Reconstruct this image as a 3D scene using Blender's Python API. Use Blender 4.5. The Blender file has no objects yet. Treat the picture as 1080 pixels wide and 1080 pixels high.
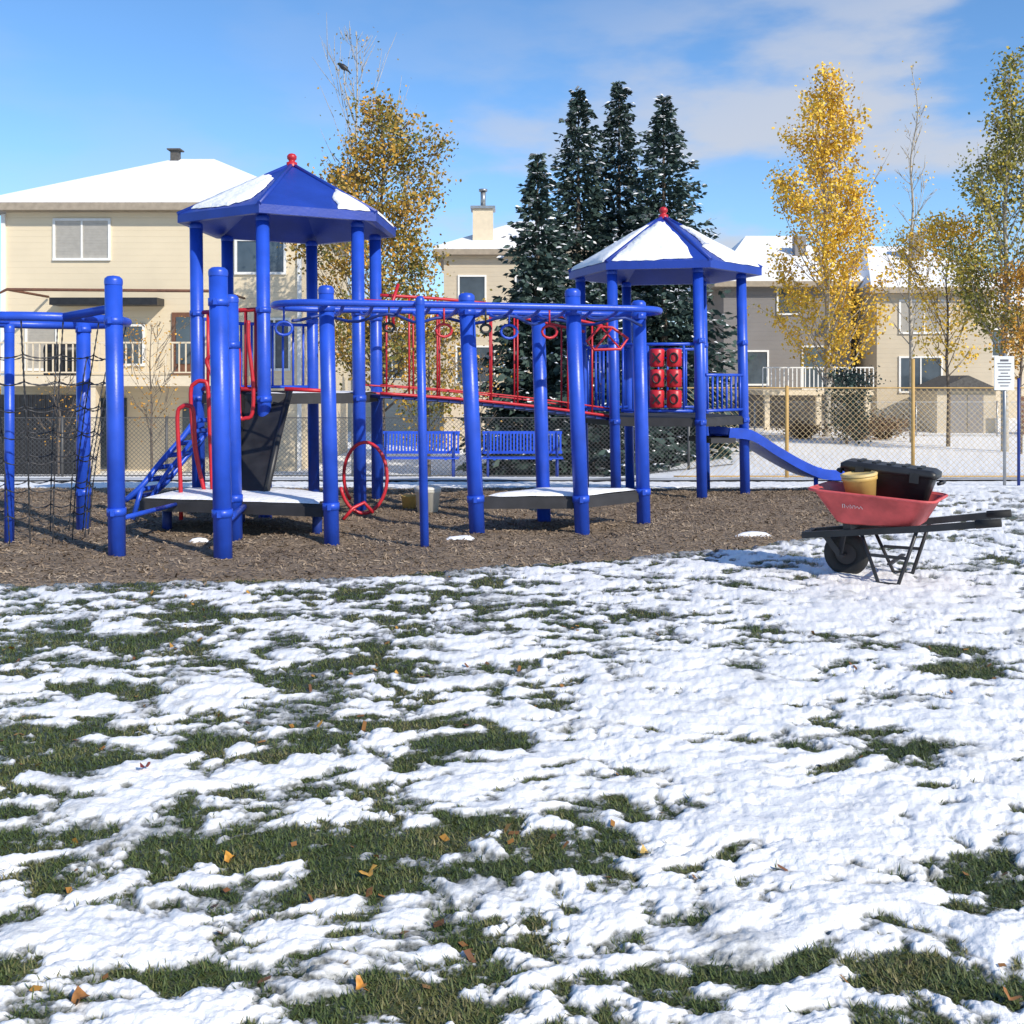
import bpy, math, random
import numpy as np
from mathutils import Vector, Matrix
random.seed(7); rng=np.random.default_rng(7)
scene=bpy.context.scene; C=scene.collection
F=1080.0; HZ=400.0; E=1.4
def W(px,py,d): return Vector(((px-540)*d/F, d, E-(py-HZ)*d/F))
# ---------------- materials
def M(name,col,rough=.6,metal=0.0,var=.15,scale=6,bump=0.0,bscale=40,island=None,spec=.5,stripe=None,col2=None):
    m=bpy.data.materials.new(name); m.use_nodes=True; nt=m.node_tree; N=nt.nodes; L=nt.links
    b=N['Principled BSDF']; b.inputs['Roughness'].default_value=rough; b.inputs['Metallic'].default_value=metal
    b.inputs['Specular IOR Level'].default_value=spec
    tc=N.new('ShaderNodeTexCoord'); no=N.new('ShaderNodeTexNoise'); no.inputs['Scale'].default_value=scale; no.inputs['Detail'].default_value=6
    L.new(tc.outputs['Object'],no.inputs['Vector'])
    r=N.new('ShaderNodeValToRGB'); r.color_ramp.elements[0].position=.3; r.color_ramp.elements[1].position=.7
    c=Vector(col)
    if col2 is None:
        a=c*(1-var); d=c*(1+var)
    else: a=c; d=Vector(col2)
    r.color_ramp.elements[0].color=(*a,1); r.color_ramp.elements[1].color=(*[min(1,v) for v in d],1)
    L.new(no.outputs['Fac'],r.inputs['Fac'])
    out=r.outputs['Color']
    if island:
        g=N.new('ShaderNodeNewGeometry'); r2=N.new('ShaderNodeValToRGB'); r2.color_ramp.interpolation='LINEAR'
        els=r2.color_ramp.elements
        n=len(island)
        els[0].color=(*island[0],1); els[1].color=(*island[-1],1)
        for i in range(1,n-1):
            e=els.new(i/(n-1)); e.color=(*island[i],1)
        ma=N.new('ShaderNodeMath'); ma.operation='MULTIPLY_ADD'; ma.inputs[1].default_value=.5
        L.new(g.outputs['Random Per Island'],ma.inputs[0])
        mb=N.new('ShaderNodeMapRange'); mb.inputs[1].default_value=.35; mb.inputs[2].default_value=.65; mb.inputs[3].default_value=0; mb.inputs[4].default_value=.5
        L.new(no.outputs['Fac'],mb.inputs[0]); L.new(mb.outputs[0],ma.inputs[2]); L.new(ma.outputs[0],r2.inputs['Fac'])
        out=r2.outputs['Color']
    L.new(out,b.inputs['Base Color'])
    if stripe:
        s=N.new('ShaderNodeSeparateXYZ'); L.new(tc.outputs['Object'],s.inputs[0])
        m1=N.new('ShaderNodeMath'); m1.operation='MULTIPLY'; m1.inputs[1].default_value=1/stripe; L.new(s.outputs['Z'],m1.inputs[0])
        m2=N.new('ShaderNodeMath'); m2.operation='FRACT'; L.new(m1.outputs[0],m2.inputs[0])
        bp=N.new('ShaderNodeBump'); bp.inputs['Distance'].default_value=.04; bp.inputs['Strength'].default_value=.9
        L.new(m2.outputs[0],bp.inputs['Height']); L.new(bp.outputs[0],b.inputs['Normal'])
    elif bump>0:
        n2=N.new('ShaderNodeTexNoise'); n2.inputs['Scale'].default_value=bscale; n2.inputs['Detail'].default_value=5; L.new(tc.outputs['Object'],n2.inputs['Vector'])
        bp=N.new('ShaderNodeBump'); bp.inputs['Distance'].default_value=bump; bp.inputs['Strength'].default_value=1
        L.new(n2.outputs['Fac'],bp.inputs['Height']); L.new(bp.outputs[0],b.inputs['Normal'])
    return m
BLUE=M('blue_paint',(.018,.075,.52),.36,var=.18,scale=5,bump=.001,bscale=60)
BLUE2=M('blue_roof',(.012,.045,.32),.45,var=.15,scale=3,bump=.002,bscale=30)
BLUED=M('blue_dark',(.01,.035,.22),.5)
RED=M('red_paint',(.5,.018,.03),.4,var=.15)
REDT=M('red_tray',(.56,.085,.085),.55,var=.25,scale=9,bump=.002,bscale=30)
BLACK=M('black_plastic',(.018,.018,.02),.45,var=.4,scale=8)
DECK=M('deck_coating',(.03,.03,.035),.7,var=.3)
SNOW=M('snow_on_things',(.87,.87,.88),.7,var=.04,scale=9,bump=.02,bscale=14)
SIDING=M('beige_siding',(.78,.66,.47),.7,var=.03,scale=1.2,stripe=.2)
SIDING2=M('grey_taupe_siding',(.24,.225,.22),.75,var=.06,scale=1,stripe=.2)
SIDING3=M('pale_siding',(.62,.53,.40),.75,var=.05,scale=1,stripe=.2)
WHITE=M('white_trim',(.78,.77,.74),.5,var=.04)
CREAM=M('cream_trim',(.68,.57,.41),.6,var=.06)
SOFFIT=M('fascia',(.34,.28,.21),.6)
SHING=M('shingle',(.09,.085,.08),.9,var=.3,scale=10)
GLASS=M('glass',(.06,.08,.1),.08,var=.3,scale=1.5,spec=.8)
BLIND=M('window_blind',(.5,.47,.42),.5,var=.08,stripe=.09)
BROWN=M('brown_wood',(.16,.07,.04),.7,var=.25)
TAN=M('tan_post',(.50,.31,.10),.6,var=.15)
TANW=M('tan_wire',(.50,.37,.19),.5,metal=.2)
DWIRE=M('dark_wire',(.09,.09,.09),.5,metal=.3)
GALV=M('galvanised',(.35,.36,.37),.4,metal=.7)
CHAIN=M('chain',(.06,.06,.065),.5,metal=.5)
BARK=M('bark',(.14,.11,.085),.9,var=.35,scale=12,bump=.02,bscale=15)
BARKP=M('pale_bark',(.42,.38,.32),.8,var=.3,scale=9,bump=.01,bscale=15)
OCHRE=M('ochre_plastic',(.62,.40,.12),.5,var=.15)
PAILW=M('white_plastic',(.65,.62,.55),.5,var=.1)
SIGNM=M('sign_face',(.72,.73,.72),.4,var=.05)
INK=M('sign_ink',(.1,.1,.12),.6)
RUB=M('rubber',(.02,.02,.02),.8,var=.3)
YEL=M('yellow_leaves',(.6,.3,.03),.6,island=[(.42,.25,.02),(.74,.46,.035),(.90,.60,.06),(.84,.48,.04)],scale=.9)
MIXL=M('autumn_leaves',(.4,.2,.03),.6,island=[(.06,.085,.02),(.14,.15,.03),(.33,.22,.035),(.58,.32,.035),(.50,.21,.03)],scale=.8)
GRNL=M('green_gold_leaves',(.2,.2,.03),.6,island=[(.07,.09,.02),(.17,.17,.03),(.42,.34,.05),(.66,.46,.05)],scale=.8)
ORNL=M('orange_leaves',(.4,.12,.02),.6,island=[(.32,.14,.02),(.55,.27,.03),(.6,.38,.04)],scale=.8)
SPR=M('spruce_needles',(.02,.045,.035),.7,island=[(.010,.022,.018),(.025,.052,.042),(.045,.08,.066),(.075,.115,.10)],scale=1.2)
DRY=M('dry_twigs',(.2,.12,.07),.8,island=[(.1,.06,.035),(.2,.12,.07),(.3,.18,.09)],scale=2)
GRASS=M('grass_blades',(.05,.08,.02),.6,island=[(.022,.036,.009),(.045,.075,.015),(.08,.115,.025),(.14,.14,.045),(.24,.20,.09)],scale=3)
CHIPS=M('chip_pieces',(.14,.1,.07),.85,island=[(.075,.048,.03),(.19,.135,.09),(.31,.23,.155),(.45,.36,.26)],scale=2)
LEAFS=M('fallen_leaf_litter',(.2,.1,.03),.6,island=[(.06,.03,.015),(.16,.06,.02),(.36,.17,.03),(.5,.27,.04)],scale=2)
# ---------------- mesh helpers
OFF={}
def off(p):
    return OFF.get(p.name,Vector((0,0,0))) if p else Vector((0,0,0))
class MB:
    def __init__(s): s.v=[]; s.f=[]; s.sm=[]
    def add(s,vs,fs,smooth=False):
        b=len(s.v); s.v+= [tuple(v) for v in vs]; s.f+=[tuple(b+i for i in f) for f in fs]; s.sm+=[smooth]*len(fs); return s
    def box(s,c,size,rz=0,M3=None):
        c=Vector(c); hx,hy,hz=[k/2 for k in size]; R=M3 if M3 else Matrix.Rotation(rz,3,'Z')
        vs=[c+R@Vector((x*hx,y*hy,z*hz)) for x in(-1,1) for y in(-1,1) for z in(-1,1)]
        return s.add(vs,[(0,1,3,2),(4,6,7,5),(0,4,5,1),(2,3,7,6),(0,2,6,4),(1,5,7,3)])
    def bb(s,x0,x1,y0,y1,z0,z1): return s.box(((x0+x1)/2,(y0+y1)/2,(z0+z1)/2),(x1-x0,y1-y0,z1-z0))
    def bar(s,p0,p1,w,h):
        p0=Vector(p0);p1=Vector(p1); d=(p1-p0); l=d.length; d.normalize()
        up=Vector((0,0,1)) if abs(d.z)<.95 else Vector((0,1,0))
        y=up.cross(d).normalized(); z=d.cross(y)
        R=Matrix((d,y,z)).transposed()
        return s.box((p0+p1)/2,(l,w,h),M3=R)
    def tube(s,pts,r,seg=8,closed=False):
        pts=[Vector(p) for p in pts]; n=len(pts); rs=r if isinstance(r,(list,tuple)) else [r]*n
        vs=[];prev=None
        for i,p in enumerate(pts):
            if closed: t=pts[(i+1)%n]-pts[i-1]
            else: t=pts[min(i+1,n-1)]-pts[max(i-1,0)]
            if t.length<1e-9: t=Vector((0,0,1))
            t.normalize()
            if prev is None:
                a=Vector((0,0,1)) if abs(t.z)<.9 else Vector((1,0,0))
                u=t.cross(a).normalized()
            else:
                u=prev-t*prev.dot(t)
                if u.length<1e-6: u=t.cross(Vector((0,0,1)))
                u.normalize()
            prev=u; w=t.cross(u)
            for k in range(seg):
                a=2*math.pi*k/seg; vs.append(p+(u*math.cos(a)+w*math.sin(a))*rs[i])
        fs=[]
        for i in range(n if closed else n-1):
            j=(i+1)%n
            for k in range(seg): fs.append((i*seg+k,i*seg+(k+1)%seg,j*seg+(k+1)%seg,j*seg+k))
        s.add(vs,fs,True)
        if not closed and seg>2:
            b=len(s.v)-n*seg
            s.f.append(tuple(b+k for k in range(seg))[::-1]); s.sm.append(False)
            s.f.append(tuple(b+(n-1)*seg+k for k in range(seg))); s.sm.append(False)
        return s
    def lathe(s,c,prof,seg=16):
        c=Vector(c); vs=[];
        for r,z in prof:
            for k in range(seg):
                a=2*math.pi*k/seg; vs.append(c+Vector((r*math.cos(a),r*math.sin(a),z)))
        fs=[]
        for i in range(len(prof)-1):
            for k in range(seg): fs.append((i*seg+k,i*seg+(k+1)%seg,(i+1)*seg+(k+1)%seg,(i+1)*seg+k))
        return s.add(vs,fs,True)
    def prism(s,poly,z0,z1):
        n=len(poly); vs=[(x,y,z0) for x,y in poly]+[(x,y,z1) for x,y in poly]
        return s.add(vs,[tuple(range(n))[::-1],tuple(range(n,2*n))]+[(i,(i+1)%n,n+(i+1)%n,n+i) for i in range(n)])
    def build(s,name,mat,parent=None,base=None,local=False):
        o_=Vector((0,0,0))
        if not local:
            o_=off(parent) if parent else (Vector(base) if base is not None else Vector((0,0,0)))
        me=bpy.data.meshes.new(name); me.from_pydata([(v[0]-o_.x,v[1]-o_.y,v[2]-o_.z) for v in s.v],[],s.f)
        me.polygons.foreach_set('use_smooth',s.sm); me.materials.append(mat); me.update()
        o=bpy.data.objects.new(name,me); C.objects.link(o)
        if parent: o.parent=parent; OFF[o.name]=off(parent)
        elif base is not None: o.location=o_; OFF[o.name]=o_
        return o
def raw(name,v,f,mat,parent=None,attr=None,smooth=False):
    v=np.asarray(v,dtype=np.float32); f=np.asarray(f,dtype=np.int32); k=f.shape[1]
    me=bpy.data.meshes.new(name); me.vertices.add(len(v)); me.vertices.foreach_set('co',v.ravel())
    me.loops.add(f.size); me.loops.foreach_set('vertex_index',f.ravel())
    me.polygons.add(len(f)); me.polygons.foreach_set('loop_start',np.arange(0,f.size,k,dtype=np.int32))
    me.polygons.foreach_set('use_smooth',np.full(len(f),smooth,dtype=bool))
    if attr:
        for an,av in attr.items():
            a=me.attributes.new(an,'FLOAT','POINT'); a.data.foreach_set('value',np.asarray(av,dtype=np.float32))
    me.update(calc_edges=True); me.validate(); me.materials.append(mat)
    o=bpy.data.objects.new(name,me); C.objects.link(o)
    if parent: o.parent=parent; OFF[o.name]=off(parent)
    return o
def tag(o,label=None,cat=None,group=None,kind=None):
    if label: o['label']=label
    if cat: o['category']=cat
    if group: o['group']=group
    if kind: o['kind']=kind
    return o
def thing(name,label,cat,loc,rz=0,group=None):
    o=bpy.data.objects.new(name,None); C.objects.link(o); o.location=loc; o.rotation_euler=(0,0,rz); o.empty_display_size=.2
    OFF[o.name]=Vector(loc); return tag(o,label,cat,group)
# ---------------- noise
perm=rng.permutation(256).astype(np.int64); perm=np.concatenate([perm,perm]); gang=rng.random(256)*2*np.pi; gx=np.cos(gang); gy=np.sin(gang)
def perlin(x,y):
    xi=np.floor(x).astype(np.int64); yi=np.floor(y).astype(np.int64); xf=x-xi; yf=y-yi; xi&=255; yi&=255
    u=xf*xf*xf*(xf*(xf*6-15)+10); v=yf*yf*yf*(yf*(yf*6-15)+10)
    def g(a,b,dx,dy):
        h=perm[perm[a&255]+(b&255)]; return gx[h]*dx+gy[h]*dy
    n00=g(xi,yi,xf,yf); n10=g(xi+1,yi,xf-1,yf); n01=g(xi,yi+1,xf,yf-1); n11=g(xi+1,yi+1,xf-1,yf-1)
    return (n00*(1-u)+n10*u)*(1-v)+(n01*(1-u)+n11*u)*v*1.0
def fbm(x,y,o=4,l=2.1,g=.5):
    s=0;a=1
    for i in range(o): s=s+a*perlin(x+17.3*i,y-9.1*i); x=x*l; y=y*l; a*=g
    return s
LY=[0,12,14,17,20,22.6,28,33,60,1000]; LZ=[0,0,-.1,-.3,-.54,-.78,-1.3,-1.6,-1.8,-1.8]
RY=[0,12,14,17,20,30,45,60,1000]; RZ=[0,0,-.1,-.3,-.54,-.82,-.68,-.5,-.3]
def gza(x,y):
    t=np.clip((x-2)/5,0,1); t=t*t*(3-2*t)
    return np.interp(y,LY,LZ)*(1-t)+np.interp(y,RY,RZ)*t
def gz(x,y): return float(gza(np.array(float(x)),np.array(float(y))))
MX=[-14,-3.4,-.95,.44,2.1,2.9,3.6,4.3,5]; MYY=[6.6,6.87,7.25,7.8,8.6,9.3,10.6,12.6,20]
def mulch(x,y):
    m=np.minimum(np.minimum(y-np.interp(x,MX,MYY),13.9-y),4.6-x)
    return m+.16*fbm(x*2.2,y*2.2,4)+.05*perlin(x*14,y*14)
PT=[(370,905,190,32,-.26),(250,945,90,20,-.18),(690,852,95,13,-.28),(1035,925,75,36,-.45),(640,925,50,18,-.28),(40,860,70,18,-.22),(330,775,60,12,-.2),(930,735,36,7,-.38),(1020,708,32,8,-.38),
 (945,790,40,14,-.2),(930,1030,80,20,-.38),(90,770,60,12,-.15),(380,690,40,10,-.25),(690,1010,70,24,-.14),(90,680,70,9,-.2),(60,1068,70,14,-.35),(400,1045,90,14,-.3),(560,990,40,14,-.14),(640,640,90,6,-.12),(400,655,90,5,-.15),(200,650,90,5,-.15),
 (860,860,170,70,.34),(1000,640,140,30,.24),(230,825,75,20,.22),(620,790,120,22,.14),(800,970,110,40,.22),(130,1000,100,25,.2),(1040,800,60,40,.25),(720,730,150,24,.22),(480,830,50,22,.18)]
PW=[((a-540)*(1512/(b-400))/F,1512/(b-400),c*(1512/(b-400))/F,e*(1512/(b-400))**2/1512,s) for a,b,c,e,s in PT]
FP=[]
for i in range(170):
    yy=2+9*random.random()**.8; FP.append((random.uniform(-.6,.6)*yy,yy,random.uniform(0,3.14)))
for k in range(14): FP.append((1.2+.35*k*.5,3.2+.42*k*.8+.09*(k%2),.5+random.uniform(-.2,.2)))
def snowt(x,y):
    wx=x+.18*perlin(x*1.7,y*1.7+5); wy=y+.18*perlin(x*1.7+9,y*1.7)
    a=wx*.95+wy*.32; b=-wx*.32+wy*.95
    t=.20*fbm(wx*.7,wy*1.2,2)+.34*fbm(wx*2.5+3,wy*3.4,3,g=.6)+.30*fbm(a*2.2,b*6.5,3,g=.6)+.38*fbm(wx*9,wy*11,4,g=.62)+.115
    t=t+.08*np.clip((x/np.maximum(y,1)-.02)*4,-.3,1)
    for cx,cy,rx,ry,s in PW: t=t+s*np.exp(-(((x-cx)/rx)**2+((y-cy)/ry)**2))
    for cx,cy,a_ in FP:
        dx=x-cx; dy=y-cy; m=(abs(dx)<.3)&(abs(dy)<.3)
        if not np.any(m): continue
        dx=dx[m]; dy=dy[m]; u=dx*math.cos(a_)+dy*math.sin(a_); v=-dx*math.sin(a_)+dy*math.cos(a_)
        t[m]-=.16*np.exp(-((u/.14)**4+(v/.05)**4))
    return t+np.clip((y-12)*.12,0,.35)
def snowh(x,y,t):
    s=np.clip((t+.03)/.22,0,1); s=s*s*(3-2*s)
    lump=.4+1.0*perlin(x*5,y*6)+.8*perlin(x*12,y*13)+.25*perlin(x*26,y*26)
    crumb=(np.maximum(0,perlin(x*34,y*34)-.16)*.9+np.maximum(0,perlin(x*61+4,y*61)-.16)*.6)*np.clip(.7+1.6*perlin(x*2.1+8,y*2.1),0,1.4)
    deep=np.clip(t,0,.5)
    return s*(.005+.036*deep+.011*lump+.015*crumb)+(1-s)*(.010*perlin(x*9,y*9)+.006*perlin(x*40,y*40)+.003)
# ---------------- ground
def smoothmat():
    m=bpy.data.materials.new('snowy_grass'); m.use_nodes=True; nt=m.node_tree; N=nt.nodes; L=nt.links; b=N['Principled BSDF']
    at=N.new('ShaderNodeAttribute'); at.attribute_name='snow'
    tc=N.new('ShaderNodeTexCoord')
    def noise(sc,det=6,rg=.6):
        n=N.new('ShaderNodeTexNoise'); n.inputs['Scale'].default_value=sc; n.inputs['Detail'].default_value=det; n.inputs['Roughness'].default_value=rg; L.new(tc.outputs['Object'],n.inputs['Vector']); return n.outputs['Fac']
    def ramp(inp,stops):
        r=N.new('ShaderNodeValToRGB'); e=r.color_ramp.elements; e[0].position=stops[0][0]; e[0].color=(*stops[0][1],1); e[1].position=stops[-1][0]; e[1].color=(*stops[-1][1],1)
        for p,c in stops[1:-1]:
            k=e.new(p); k.color=(*c,1)
        L.new(inp,r.inputs['Fac']); return r.outputs['Color']
    def math_(op,a,bv,cv=None):
        n=N.new('ShaderNodeMath'); n.operation=op
        for i,v in enumerate((a,bv,cv)):
            if v is None: continue
            if isinstance(v,(int,float)): n.inputs[i].default_value=v
            else: L.new(v,n.inputs[i])
        return n.outputs[0]
    hf=noise(48,7,.62); mf=noise(3.0,5)
    s=math_('ADD',at.outputs['Fac'],math_('MULTIPLY',math_('SUBTRACT',hf,.5),1.0))
    fac=N.new('ShaderNodeMapRange'); fac.interpolation_type='SMOOTHSTEP'; fac.inputs[1].default_value=.33; fac.inputs[2].default_value=.54; L.new(s,fac.inputs[0])
    grass=ramp(noise(70,8,.75),[(.3,(.014,.022,.006)),(.45,(.04,.062,.016)),(.6,(.085,.095,.034)),(.75,(.18,.15,.08))])
    soil=ramp(noise(9,5),[(.35,(.03,.028,.018)),(.65,(.07,.06,.035))])
    mx=N.new('ShaderNodeMixRGB'); L.new(math_('MULTIPLY',noise(4),.7),mx.inputs[0]); L.new(grass,mx.inputs[1]); L.new(soil,mx.inputs[2])
    sl=ramp(noise(22,7,.72),[(.36,(.09,.092,.075)),(.5,(.28,.285,.27)),(.62,(.56,.57,.57)),(.78,(.80,.80,.80))])
    snowc=ramp(noise(5,5),[(.3,(.84,.835,.84)),(.7,(.93,.92,.90))])
    thin=N.new('ShaderNodeMapRange'); thin.interpolation_type='SMOOTHSTEP'; thin.inputs[1].default_value=.58; thin.inputs[2].default_value=.94; L.new(math_('ADD',at.outputs['Fac'],math_('MULTIPLY',math_('SUBTRACT',mf,.5),1.5)),thin.inputs[0])
    m2=N.new('ShaderNodeMixRGB'); L.new(thin.outputs[0],m2.inputs[0]); L.new(sl,m2.inputs[1]); L.new(snowc,m2.inputs[2])
    m3=N.new('ShaderNodeMixRGB'); L.new(fac.outputs[0],m3.inputs[0]); L.new(mx.outputs[0],m3.inputs[1]); L.new(m2.outputs[0],m3.inputs[2])
    L.new(m3.outputs[0],b.inputs['Base Color'])
    rg=N.new('ShaderNodeMapRange'); rg.inputs[3].default_value=.24; rg.inputs[4].default_value=.6; L.new(thin.outputs[0],rg.inputs[0]); L.new(rg.outputs[0],b.inputs['Roughness'])
    b.inputs['Specular IOR Level'].default_value=.4
    bp=N.new('ShaderNodeBump'); bp.inputs['Distance'].default_value=.010; bp.inputs['Strength'].default_value=.65
    L.new(math_('ADD',hf,math_('MULTIPLY',noise(180,4,.6),.25)),bp.inputs['Height']); L.new(bp.outputs[0],b.inputs['Normal'])
    return m
def grid(ys,us,hw):
    Y=np.repeat(ys,len(us)); U=np.tile(us,len(ys)); X=U*hw(Y); return X,Y
def faces(nr,nc):
    i=np.arange(nr-1)[:,None]*nc+np.arange(nc-1)[None,:]; i=i.ravel()
    return np.stack([i,i+1,i+nc+1,i+nc],1)
p=np.linspace(1512/1.5,1512/14.0,620); ys=np.concatenate([1512/p, 14+np.geomspace(.12,700,110)])
us=np.linspace(-1,1,960)
X,Y=grid(ys,us,lambda y:.64*y+.6)
T=snowt(X,Y); mu=mulch(X,Y); Hh=snowh(X,Y,T)
far=np.clip((Y-60)/60,0,1)
Hh=Hh*(1-far)
near_m=np.clip(mu/.12,0,1)
Z=gza(X,Y)+Hh*(1-near_m)-.05*near_m
S=np.clip(T/.34+.46,0,1)*(1-np.clip((mu+.25)/.25,0,1)*.55)
S=np.where(Y>14,np.clip(S+.45,0,1.4),S)
g=raw('ground',np.stack([X,Y,Z],1),faces(len(ys),len(us)),smoothmat(),attr={'snow':S},smooth=True); tag(g,'lawn half covered by melting patchy snow','ground',kind='structure')
mm=M('wood_chips',(.105,.075,.05),.9,scale=45,col2=(.32,.24,.165),bump=.02,bscale=60)
p=np.linspace(1512/6.2,1512/14.3,190); ys2=1512/p; us2=np.linspace(-1,1,520)
X2,Y2=grid(ys2,us2,lambda y:.85*y+.5)
X2=np.minimum(X2,5.0)
mu2=mulch(X2,Y2)
mound=.045*fbm(X2*1.1,Y2*1.4,3)+.012*perlin(X2*9,Y2*9)+.006*perlin(X2*30,Y2*30)
Z2=gza(X2,Y2)+np.clip(mu2*.35,-.12,.015)+mound*np.clip(mu2/.4,0,1)
def mz(x,y):
    return gz(x,y)+.02
g2=raw('play_surface',np.stack([X2,Y2,Z2],1),faces(len(ys2),len(us2)),mm,smooth=True); tag(g2,'brown wood chip bed under the playground','wood chip bed',kind='structure')
n=80000; cx=rng.uniform(-8.5,4.6,n); cy=rng.uniform(6.3,13.8,n); k=mulch(cx,cy)>rng.normal(-.02,.10,n); cx=cx[k]; cy=cy[k]; n=len(cx)
def flatquads(cx,cy,cz,L0,L1,w0,w1,tilt=.35):
    n=len(cx); a=rng.uniform(0,2*np.pi,n); l=rng.uniform(L0,L1,n)/2; w=rng.uniform(w0,w1,n)/2; t1=rng.normal(0,tilt,n); t2=rng.normal(0,tilt,n)
    ux=np.cos(a)*l; uy=np.sin(a)*l; uz=t1*l; vx=-np.sin(a)*w; vy=np.cos(a)*w; vz=t2*w
    c=np.stack([cx,cy,cz],1); u=np.stack([ux,uy,uz],1); v=np.stack([vx,vy,vz],1)
    V=np.stack([c-u-v,c+u-v*.7,c+u+v,c-u*.8+v],1).reshape(-1,3); return V,np.arange(4*n).reshape(-1,4)
muc=mulch(cx,cy)
zc=gza(cx,cy)+np.where(muc>0,.0,.02)+np.clip(muc*.35,-.0,.015)+(.045*fbm(cx*1.1,cy*1.4,3)+.012*perlin(cx*9,cy*9))*np.clip(muc/.4,0,1)+.008
V,Fq=flatquads(cx,cy,zc,.015,.05,.005,.014)
o=raw('wood_chips',V,Fq,CHIPS); tag(o,'loose wood chips scattered over the play bed','wood chips',kind='stuff')
# grass
n=700000; gy_=rng.uniform(1.8**.5,9.0**.5,n)**2; gx_=rng.uniform(-1,1,n)*(.55*gy_+.2)
t=snowt(gx_,gy_); m=(t<rng.normal(.0,.05,n))&(mulch(gx_,gy_)<-.02); gx_=gx_[m]; gy_=gy_[m]; t=t[m]; n=len(gx_)
a=rng.uniform(0,2*np.pi,n); l=rng.uniform(.008,.030,n); wv=rng.uniform(.0011,.0023,n)*(1+gy_*.12); lean=rng.uniform(.6,1.5,n)
base=np.stack([gx_,gy_,gza(gx_,gy_)+snowh(gx_,gy_,t)-.002],1)
side=np.stack([-np.sin(a)*wv,np.cos(a)*wv,np.zeros(n)],1)
tip=base+np.stack([np.cos(a)*np.sin(lean)*l,np.sin(a)*np.sin(lean)*l,np.cos(lean)*l],1)
V=np.stack([base-side,base+side,tip],1).reshape(-1,3)
o=raw('grass',V,np.arange(3*n).reshape(-1,3),GRASS); tag(o,'short grass blades showing between snow patches','grass',kind='stuff')
# leaf litter
n=700; ly=rng.uniform(1.7,8,n); lx=rng.uniform(-1,1,n)*(.55*ly); t=snowt(lx,ly); m=(t<.10)&(mulch(lx,ly)<-.1)&(fbm(lx*1.3,ly*1.3,2)>-.05); lx=lx[m]; ly=ly[m]; t=t[m]
V,Fq=flatquads(lx,ly,gza(lx,ly)+snowh(lx,ly,t)+.008,.010,.034,.007,.02,.5)
o=raw('leaf_litter',V,Fq,LEAFS); tag(o,'small brown and yellow fallen leaves scattered over the lawn','leaf litter',kind='stuff')
def leaf(px,py,col,size,label):
    size*=.85
    d=1512/(py-400); x=(px-540)*d/F; z=gz(x,d)+float(snowh(np.array([x]),np.array([d]),snowt(np.array([x]),np.array([d])))[0])+.016
    mb=MB(); n=14; pts=[]
    for i in range(n):
        a=2*math.pi*i/n; r=size*(.62+.38*abs(math.cos(a*2.5)))*(1.2 if i==0 else 1); pts.append((r*math.cos(a),r*math.sin(a)*.8,.010*math.sin(a*2+1)+.005*random.random()))
    mb.add([(0,0,-.004)]+pts,[(0,i+1,(i+1)%n+1) for i in range(n)],True)
    mb.add([(size*.7,-.0015,0),(size*.7,.0015,0),(size*1.9,.004,.008)],[(0,1,2)])
    o=mb.build('fallen_leaf',M('leaf_colour',col,.5,var=.3,scale=60),local=True); o.location=(x,d,z); o.rotation_euler=(random.uniform(-.3,.3),random.uniform(-.3,.3),random.uniform(0,6))
    tag(o,label,'leaf','larger fallen leaves on the lawn')
leaf(388,928,(.62,.33,.06),.03,'pale yellow fallen leaf standing out in the large bare grass patch left of centre')
leaf(243,911,(.6,.28,.04),.026,'golden fallen leaf at the left end of the large bare grass patch')
leaf(381,1046,(.55,.24,.04),.022,'orange yellow fallen leaf near the bottom edge, left of centre')
leaf(85,1063,(.32,.14,.04),.03,'brown fallen leaf in the bottom left corner of the lawn')
leaf(153,819,(.22,.04,.03),.026,'dark red fallen leaf on snow at the left of the lawn')
leaf(680,907,(.6,.4,.12),.02,'cream yellow fallen leaf on snow right of centre')
leaf(1066,1060,(.35,.15,.04),.024,'brown fallen leaf in the bottom right corner of the lawn')
def snow_pile(px,py,rx,ry,h):
    d=1512/(py-400); x=(px-540)*d/F; mb=MB(); n=22; v=[(x,d,mz(x,d)+h)]
    for ring,(f,hh) in enumerate(((.6,.75),(1,-.02/h))):
        for i in range(n):
            a=2*math.pi*i/n; r=f*(1+.25*math.sin(3*a+px)+.2*random.random()); v.append((x+rx*r*math.cos(a),d+ry*r*math.sin(a),mz(x,d)+h*hh))
    mb.add(v,[(0,1+i,1+(i+1)%n) for i in range(n)]+[(1+i,1+n+i,1+n+(i+1)%n,1+(i+1)%n) for i in range(n)],True)
    o=mb.build('snow',SNOW); tag(o,kind='structure')
for q in ((488,571,.14,.1,.03),(210,572,.08,.06,.02),(795,566,.15,.09,.025)): snow_pile(*q)
xs=np.linspace(-40,40,120); ysp=np.array([16.2,16.8,17.4,18.0]); XX,YY=np.meshgrid(xs,ysp); YY=YY+np.where(XX>3,(XX-3)*.04,0)
o=raw('path',np.stack([XX.ravel(),YY.ravel(),gza(XX.ravel(),YY.ravel())+.05],1),faces(4,120),M('path_asphalt',(.12,.12,.12),.6,scale=.9,col2=(.80,.81,.83)),smooth=True); tag(o,kind='structure')
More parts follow.
